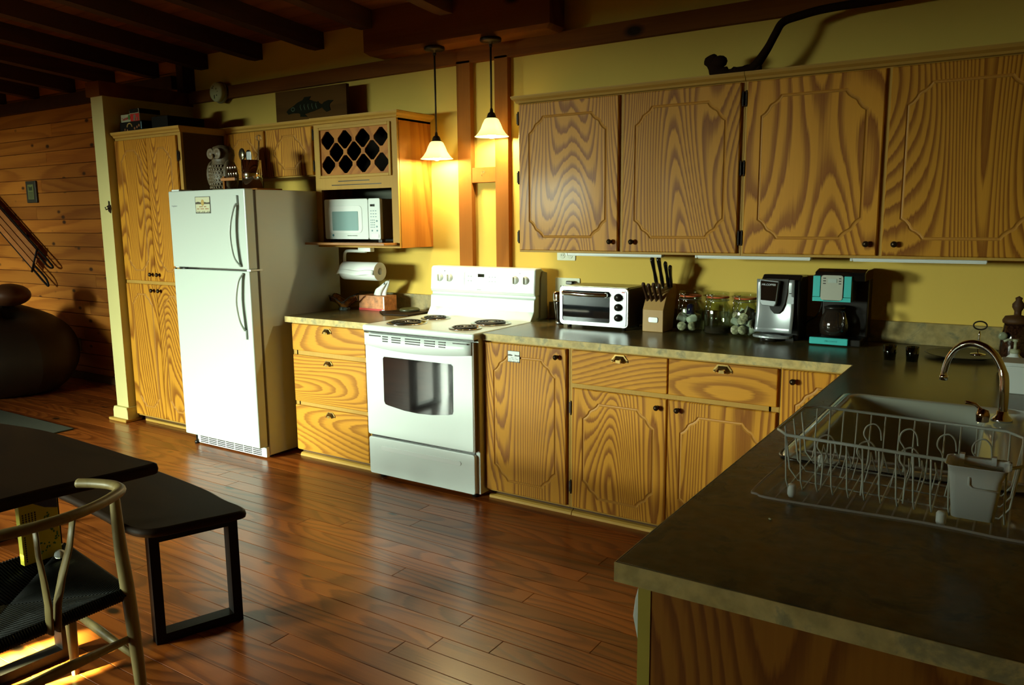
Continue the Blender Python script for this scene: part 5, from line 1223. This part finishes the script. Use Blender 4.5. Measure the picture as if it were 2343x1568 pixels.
for i in range(4):
    sx_ = -1.135 + i * .024
    s_ = thing('measuring_spoon', (sx_, -.67, 1.80), 'polished measuring spoon leaning on the peg rack, part of a row of four', 'spoon', 'measuring spoons')
    link('spoon_handle', MB().tube([(sx_ + .008, -.672, 1.785), (sx_, -.672, 1.832)], .0055, 8, flat=.5), chrome, s_)
    link('spoon_bowl', MB().ball((sx_ - .003, -.672, 1.845), .010, 10, 6, sy=.4, sz=1.2), chrome, s_)
    s_['label'] = '%s of the four polished measuring spoons on the peg rack' % ['leftmost', 'second from left', 'third from left', 'rightmost'][i]
def utensil(name, x, y, ln, lean, head, lab, mat=steel):
    t = thing(name, (x, y, uz + .12), lab, 'utensil')
    top = (x + lean, y, uz + .012 + ln); link('shaft', MB().tube([(x, y, uz + .02), top], .004, 8), mat, t)
    if head == 'bowl': link('head', MB().ball((top[0], top[1], top[2] + .02), .030, 14, 8, sy=.35, sz=1.3), mat, t)
    if head == 'ring':
        for q in range(3): link('wire_loop', MB().tube([(top[0] + .017 * math.cos(a) * math.cos(q), top[1] + .017 * math.cos(a) * math.sin(q), top[2] + .018 + .018 * math.sin(a)) for a in [2 * pi * k / 18 for k in range(18)]], .0014, 5, closed=True), mat, t)
    if head == 'slot': link('head', MB().box(top[0] - .022, top[0] + .022, top[1] - .002, top[1] + .002, top[2] - .01, top[2] + .05), mat, t, bevel=.01)
utensil('ladle', -1.045, -.60, .185, -.035, 'bowl', 'dark steel ladle leaning out of the canister', plain('dark_steel', (.18, .16, .10), .2, metal=.9))
utensil('serving_spoon', -1.035, -.57, .175, -.02, 'bowl', 'steel serving spoon behind the ladle in the canister')
utensil('whisk', -.995, -.56, .285, .035, 'ring', 'thin wire skimmer with round coil head rising from the canister', plain('tan_wire', (.30, .20, .10), .3, metal=.7))
utensil('spatula', -1.015, -.60, .17, .0, 'slot', 'steel spatula standing in the canister')

# ------------------------------------------------------------------ pine wall things, far left
t = thing('wooden_sled', (-5.2, .03, 1.4), 'old wooden sled with dark iron runners hung on the pine wall', 'sled')
slm = wood('sled_slat', (.34, .12, .025), (.20, .06, .01), 'x', 3, 4, .4, .5, .4)
A_, B_ = Vector((-5.75, .0, 1.62)), Vector((-4.98, .0, 1.13)); d_ = (B_ - A_).normalized(); n_ = Vector((-d_.z, 0, d_.x))
A_ = A_ - d_ * .55
for k, off in enumerate((-.075, 0, .075)):
    a, b = A_ + n_ * off, B_ + n_ * off - d_ * (.02 if k != 1 else 0); q = n_ * .031
    link('slat', MB().hexa([tuple(a - q + Vector((0, -.012, 0))), tuple(b - q + Vector((0, -.012, 0))), tuple(b - q), tuple(a - q), tuple(a + q + Vector((0, -.012, 0))), tuple(b + q + Vector((0, -.012, 0))), tuple(b + q), tuple(a + q)]), slm, t, bevel=.002)
for s in (-1, 1):
    o_ = n_ * (.12 * s)
    P = [A_ + o_ + Vector((0, -.0, 0)), B_ + o_ - d_ * .1, B_ + o_ + d_ * .18 + Vector((0, .0, 0)), B_ + o_ * .9 + d_ * .26, B_ + o_ * .55 + d_ * .18, B_ + o_ * .6 - d_ * .06]
    link('runner', MB().tube(catmull(P, 5), .010, 8), blk_metal, t)
link('front_bar', MB().tube([B_ - n_ * .14 - d_ * .03 + Vector((0, -.014, 0)), B_ + n_ * .14 - d_ * .03 + Vector((0, -.014, 0))], .010, 8), blk_metal, t)
link('wall_bracket', MB().box(-5.3, -5.26, .0, W - .003, 1.35, 1.39), blk_metal, t)
t = thing('wall_plaque', (-5.09, W, 1.80), 'small dark framed plaque with pale print on the pine wall', 'plaque')
link('frame', MB().box(-5.185, -4.995, W - .02, W - .001, 1.700, 1.912), plain('plaque_frame', (.03, .03, .018), .5), t, bevel=.006)
link('print', MB().box(-5.145, -5.035, W - .022, W - .019, 1.735, 1.878), plain('green_print_paper', (.14, .17, .05), .6), t)
link('figure', MB().prism([(-5.12, 1.82), (-5.06, 1.82), (-5.055, 1.86), (-5.09, 1.85), (-5.125, 1.862)], 'y', W - .0228, W - .0218), plain('plaque_ink', (.03, .04, .015), .6), t)
lnm = MB()
for k in range(6): lnm.box(-5.13, -5.05, W - .0226, W - .0218, 1.745 + k * .011, 1.749 + k * .011)
link('text_line', lnm, ink, t)
t = thing('wall_outlet', (-4.5, W, .35), 'small dark outlet low on the pine wall', 'outlet')
link('cover_plate', MB().box(-4.56, -4.47, W - .007, W - .001, .27, .40), plain('olive_plate', (.13, .12, .05), .5), t, bevel=.002)
t = thing('key_hook', (-2.565, -.665, 1.62), 'small black metal hook on the end of the partition wall', 'hook')
hx, hz = -2.512, 1.617
link('hook_plate', MB().prism([(hx - .012, hz - .03), (hx + .012, hz - .045), (hx + .022, hz - .01), (hx + .018, hz + .012), (hx + .004, hz + .02), (hx + .004, hz + .04), (hx - .004, hz + .045), (hx - .004, hz + .015), (hx - .035, hz + .002), (hx - .015, hz - .005)], 'y', -.672, -.6655), black_m, t)
link('prong', MB().tube([(hx, -.672, hz - .01), (hx, -.695, hz - .02), (hx, -.70, hz + .0)], .004, 6), black_m, t)
# bean bag with a round leather cushion
bb = thing('bean_bag', (-4.35, -.42, 0), 'big slumped dark brown bean bag by the pine wall', 'bean bag')
bbm = plain('brown_leather', (.022, .013, .006), .55, bump=.3, bscale=20)
def bag(u, v):
    a = v * 2 * pi; ph = u * pi
    r_ = .62 * math.sin(ph) ** .75; z = .372 - .372 * math.cos(ph)
    r_ *= 1 + .04 * math.sin(5 * a) * math.sin(ph); z = z * (1 - .10 * math.cos(a))
    return (-4.50 + r_ * math.cos(a) * 1.0, -.58 + r_ * .95 * math.sin(a), max(0, z * 1.08 - .06))
link('bag', MB().grid(bag, 18, 32), bbm, bb)
link('piping', MB().tube([bag(k / 16, .72) for k in range(1, 16)], .008, 6), bbm, bb)
t = thing('round_cushion', (-4.52, -.5, .80), 'round brown leather cushion lying on the bean bag', 'cushion')
link('cushion', MB().ball((-4.48, -.52, .868), .17, 20, 12, sx=1.15, sz=.60), plain('tan_leather', (.10, .035, .012), .45), t)
# rug
def rug_col():
    m, nt, b = nodes('rug_wool'); L = nt.links.new; N = nt.nodes.new
    b.inputs['Roughness'].default_value = .95; b.inputs['Base Color'].default_value = (.03, .035, .018, 1)
    tc = N('ShaderNodeTexCoord'); n = N('ShaderNodeTexNoise'); n.inputs['Scale'].default_value = 120; bp = N('ShaderNodeBump'); bp.inputs['Strength'].default_value = .8
    L(tc.outputs['Object'], n.inputs['Vector']); L(n.outputs[0], bp.inputs['Height']); L(bp.outputs[0], b.inputs['Normal']); return m
rg_ = thing('rug', (-3.8, -1.9, 0), 'dark woven rug with an orange border stripe at the far left', 'rug')
link('weave', MB().box(-5.4, -2.62, -2.9, -1.02, .0005, .010), rug_col(), rg_, bevel=.003)
link('border_stripe', MB().box(-5.2, -2.72, -1.36, -1.28, .0102, .012), plain('orange_wool', (.42, .08, .02), .95, bump=.6, bscale=150), rg_)
link('inner_field', MB().box(-5.2, -2.72, -2.7, -1.37, .0102, .0115), plain('grey_green_wool', (.06, .075, .04), .95, noise=.5, nscale=60), rg_)

# ------------------------------------------------------------------ table, bench, chair
def live_slab(name, outline, z0, z1, mat, parent):
    lp = catmull([(a, b, 0) for a, b in outline], 5, closed=True); n = len(lp)
    c = sum(lp, Vector()) / n; mb = MB(); rings = [(.985, z0 + .0), (.997, z0 + .006), (1.0, (z0 + z1) / 2), (.997, z1 - .005), (.988, z1)]
    L = []
    for k, z in rings:
        for i, p in enumerate(lp):
            t_ = (lp[(i + 1) % n] - lp[i - 1]); nn = Vector((t_.y, -t_.x, 0)).normalized(); s_ = 1 if nn.dot(p - c) > 0 else -1
            q = p - nn * s_ * (1 - k) * 1.0; L.append((q.x, q.y, z))
    mb.add(L, [(r_ * n + i, r_ * n + (i + 1) % n, (r_ + 1) * n + (i + 1) % n, (r_ + 1) * n + i) for r_ in range(len(rings) - 1) for i in range(n)], True)
    b_ = 0
    mb.add([L[i] for i in range(n)], [tuple(range(n))[::-1]]); mb.add([L[(len(rings) - 1) * n + i] for i in range(n)], [tuple(range(n))])
    return link(name, mb, mat, parent)
def loop_leg(parent, p, q, ztop, w_=.052, th=.034, nm='leg_frame'):
    """closed rectangle of flat steel bar standing between floor points p and q"""
    P, Q = Vector((*p, 0)), Vector((*q, 0)); d = (Q - P).normalized(); s = Vector((-d.y, d.x, 0)); mb = MB()
    def bar(a, b, ax, wd):
        mb.hexa([tuple(a - s * wd / 2 - ax * th / 2), tuple(a + s * wd / 2 - ax * th / 2), tuple(a + s * wd / 2 + ax * th / 2), tuple(a - s * wd / 2 + ax * th / 2),
                 tuple(b - s * wd / 2 - ax * th / 2), tuple(b + s * wd / 2 - ax * th / 2), tuple(b + s * wd / 2 + ax * th / 2), tuple(b - s * wd / 2 + ax * th / 2)])
    Z = Vector((0, 0, 1)); bar(P + Z * .001, P + Z * ztop, d, w_); bar(Q + Z * .001, Q + Z * ztop, d, w_)
    bar(P + Z * (th / 2 + .001) + d * th / 2, Q + Z * (th / 2 + .001) - d * th / 2, Z, w_); bar(P + Z * (ztop - th / 2) + d * th / 2, Q + Z * (ztop - th / 2) - d * th / 2, Z, w_)
    return link(nm, mb, blk_metal, parent)
tb = thing('dining_table', (0, -3.0, 0), 'dark live-edge slab dining table at the left', 'table')
live_slab('tabletop', [(.872, -2.565), (.885, -2.60), (.868, -2.72), (.835, -2.88), (.82, -3.10), (.80, -3.42), (.5, -3.47), (0, -3.50), (-.7, -3.48), (-1.25, -3.45), (-1.28, -3.0), (-1.25, -2.62), (-.8, -2.56), (-.3, -2.60), (.12, -2.548), (.45, -2.552), (.76, -2.566)], .702, .742, table_m, tb)
loop_leg(tb, (.40, -3.32), (.435, -2.70), .701, .06); loop_leg(tb, (-.95, -3.30), (-.95, -2.75), .701, .07)
be = thing('bench', (0, -2.3, 0), 'dark live-edge bench with black steel loop legs', 'bench')
live_slab('seat', [(.828, -2.205), (.812, -2.27), (.765, -2.38), (.705, -2.505), (.60, -2.533), (.35, -2.50), (-.1, -2.46), (-.6, -2.44), (-1.05, -2.42), (-1.08, -2.2), (-1.0, -2.04), (-.5, -2.06), (0, -2.08), (.25, -2.10), (.50, -2.13), (.66, -2.165), (.77, -2.178)], .418, .452, table_m, be)
loop_leg(be, (.640, -2.465), (.735, -2.205), .417, .060); loop_leg(be, (-.86, -2.42), (-.86, -2.12), .417, .060)
# wishbone chair, facing the table end
ch = thing('wishbone_chair', (.8, -3.05, 0), 'pale ash wishbone chair with black woven cord seat pulled to the table end', 'chair')
RL = Vector((1.050, -2.800, 0)); LL = Vector((1.050, -3.240, 0)); FRt = Vector((.590, -2.745, 0)); FLf = Vector((.590, -3.295, 0))
for p, q in ((RL, 1), (LL, -1)):
    P = [(p.x + .035, p.y + .0 * q, 0), (p.x + .02, p.y, .22), (p.x + .0, p.y, .43), (p.x - .020, p.y + .0 * q, .58), (p.x - .035, p.y + .004 * q, .735)]
    link('rear_leg', MB().tube(catmull(P, 6), [.0135 + .006 * math.sin(pi * min(1, i / 24)) for i in range(25)], 14), ash_m, ch)
for p in (FRt, FLf):
    link('front_leg', MB().tube([(p.x, p.y, 0), (p.x, p.y, .2), (p.x, p.y, .45)], [.013, .018, .017], 14), ash_m, ch)
rail = [(.855, -2.812, .738), (.91, -2.790, .741), (.98, -2.776, .743), (1.045, -2.795, .744), (1.095, -2.87, .745), (1.128, -2.95, .748), (1.14, -3.02, .750), (1.128, -3.09, .748), (1.095, -3.17, .745), (1.045, -3.245, .744), (.98, -3.264, .743), (.91, -3.25, .741), (.855, -3.228, .738)]
rp_ = catmull(rail, 6); link('top_rail', MB().tube(rp_, .0165, 14, flat=.85), ash_m, ch)
for (a, b) in (((RL.x + .015, RL.y, .235), (FRt.x, FRt.y, .235)), ((LL.x + .015, LL.y, .235), (FLf.x, FLf.y, .235)), ((RL.x + .01, RL.y, .30), (LL.x + .01, LL.y, .30)), ((FRt.x, FRt.y, .28), (FLf.x, FLf.y, .28))):
    A1, B1 = Vector(a), Vector(b); link('stretcher', MB().tube([A1, (A1 + B1) / 2, B1], [.008, .0125, .008], 12, flat=1.3), ash_m, ch)
# Y splat
sp_ = MB()
for q in (1, -1): sp_.tube([(1.062, -3.02 + .010 * q, .42), (1.072, -3.02 + .012 * q, .50), (1.088, -3.02 + .024 * q, .58), (1.108, -3.02 + .040 * q, .66), (1.122, -3.02 + .048 * q, .738)], [.018, .018, .016, .014, .013], 10, flat=.35)
link('splat', sp_, ash_m, ch)
cord = plain('black_paper_cord', (.007, .007, .005), .5, spec=.15)
st_r = MB()
corners = [RL + Vector((-.005, 0, .435)), FRt + Vector((0, 0, .452)), FLf + Vector((0, 0, .452)), LL + Vector((-.005, 0, .435))]
for i in range(4): A1, B1 = corners[i], corners[(i + 1) % 4]; st_r.tube([A1, B1], .012, 10)
link('seat_rail', st_r, ash_m, ch)
cm_ = (corners[0] + corners[1] + corners[2] + corners[3]) / 4 + Vector((0, 0, -.018))
cb = MB(); NC = 64
for s_ in range(4):
    A1, B1 = corners[s_], corners[(s_ + 1) % 4]
    for i in range(NC + 1):
        u = i / NC; e_ = A1.lerp(B1, u)
        # each strand runs from the rail inwards to the diagonal seam
        t_ = 1 - abs(2 * u - 1); inner = (A1 if u < .5 else B1).lerp(cm_, t_)
        inw = (inner - e_); upv = Vector((0, 0, 1)); out = -inw.normalized() if inw.length > 1e-4 else Vector()
        if inw.length < .01: continue
        P = [e_ + out * .004 - upv * .017, e_ + out * .016, e_ + upv * .0165, e_.lerp(inner, .5) + upv * .006, inner + upv * .002]
        cb.tube(P, .0036, 5)
o = link('woven_cord', cb, cord, ch); o['kind'] = 'stuff'
link('seat_core', MB().add([tuple(c - Vector((0, 0, .010))) for c in corners] + [tuple(cm_ - Vector((0, 0, .012)))], [(0, 1, 4), (1, 2, 4), (2, 3, 4), (3, 0, 4)]), cord, ch)
# yellow printed pack on the chair seat
yp = plain('yellow_card', (.60, .52, .02), .55)
pk = thing('yellow_box', (.70, -2.95, .45), 'bright yellow printed box standing on the chair seat', 'box', rz=0)
def yb(u, v, d=0): return None
bx0, by0 = .66, -3.005
link('carton', MB().box(.640, .665, -2.900, -2.785, .462, .655), yp, pk, bevel=.002)
link('blue_band', MB().prism([(-2.86, .652), (-2.787, .652), (-2.787, .618), (-2.825, .630)], 'x', .6652, .6662), plain('navy_print', (.02, .03, .12), .5), pk)
lm = MB()
for k in range(5):
    for j in range(6): lm.box(.6652, .6660, -2.893 + k * .009, -2.889 + k * .009, .585 + j * .007, .590 + j * .007)
for j in range(12): lm.box(.6652, .6660, -2.893, -2.889, .472 + j * .007, .477 + j * .007)
link('text_print', lm, ink, pk)
lf = MB(); r9 = random.Random(4)
for k in range(40): a = r9.random(); lf.ball((.6652, -2.81 + .015 * math.sin(a * 6) + r9.uniform(-.006, .006), .50 + .11 * a), .003, 5, 4, sx=.1)
for k in range(24): lf.ball((.6652, r9.uniform(-2.86, -2.82), r9.uniform(.485, .52)), .003, 5, 4, sx=.1)
link('leaf_print', lf, green_m, pk)
t = thing('crumpled_napkin', (.71, -2.82, .462), 'small crumpled pale napkin next to the yellow box', 'napkin')
link('napkin', MB().grid(lambda u, v: (.700 + (.014 + .006 * math.sin(7 * v * pi)) * math.sin(u * pi) * math.cos(v * 2 * pi), -2.812 + (.014 + .005 * math.sin(9 * v)) * math.sin(u * pi) * math.sin(v * 2 * pi), .478 - .014 * math.cos(u * pi)), 8, 16, False), paper_w, t)

# ------------------------------------------------------------------ lettering and cut plates become plain meshes
bpy.context.view_layer.update(); dg = bpy.context.evaluated_depsgraph_get()
for o in [q for q in SC.objects if q.type in ('FONT', 'CURVE')]:
    me = bpy.data.meshes.new_from_object(o.evaluated_get(dg)); me.name = o.name
    n = bpy.data.objects.new(o.name, me); par, mat_ = o.parent, o.matrix_basis.copy(); nm = o.name
    COL.objects.link(n); n.parent = par; n.matrix_basis = mat_; bpy.data.objects.remove(o); n.name = nm
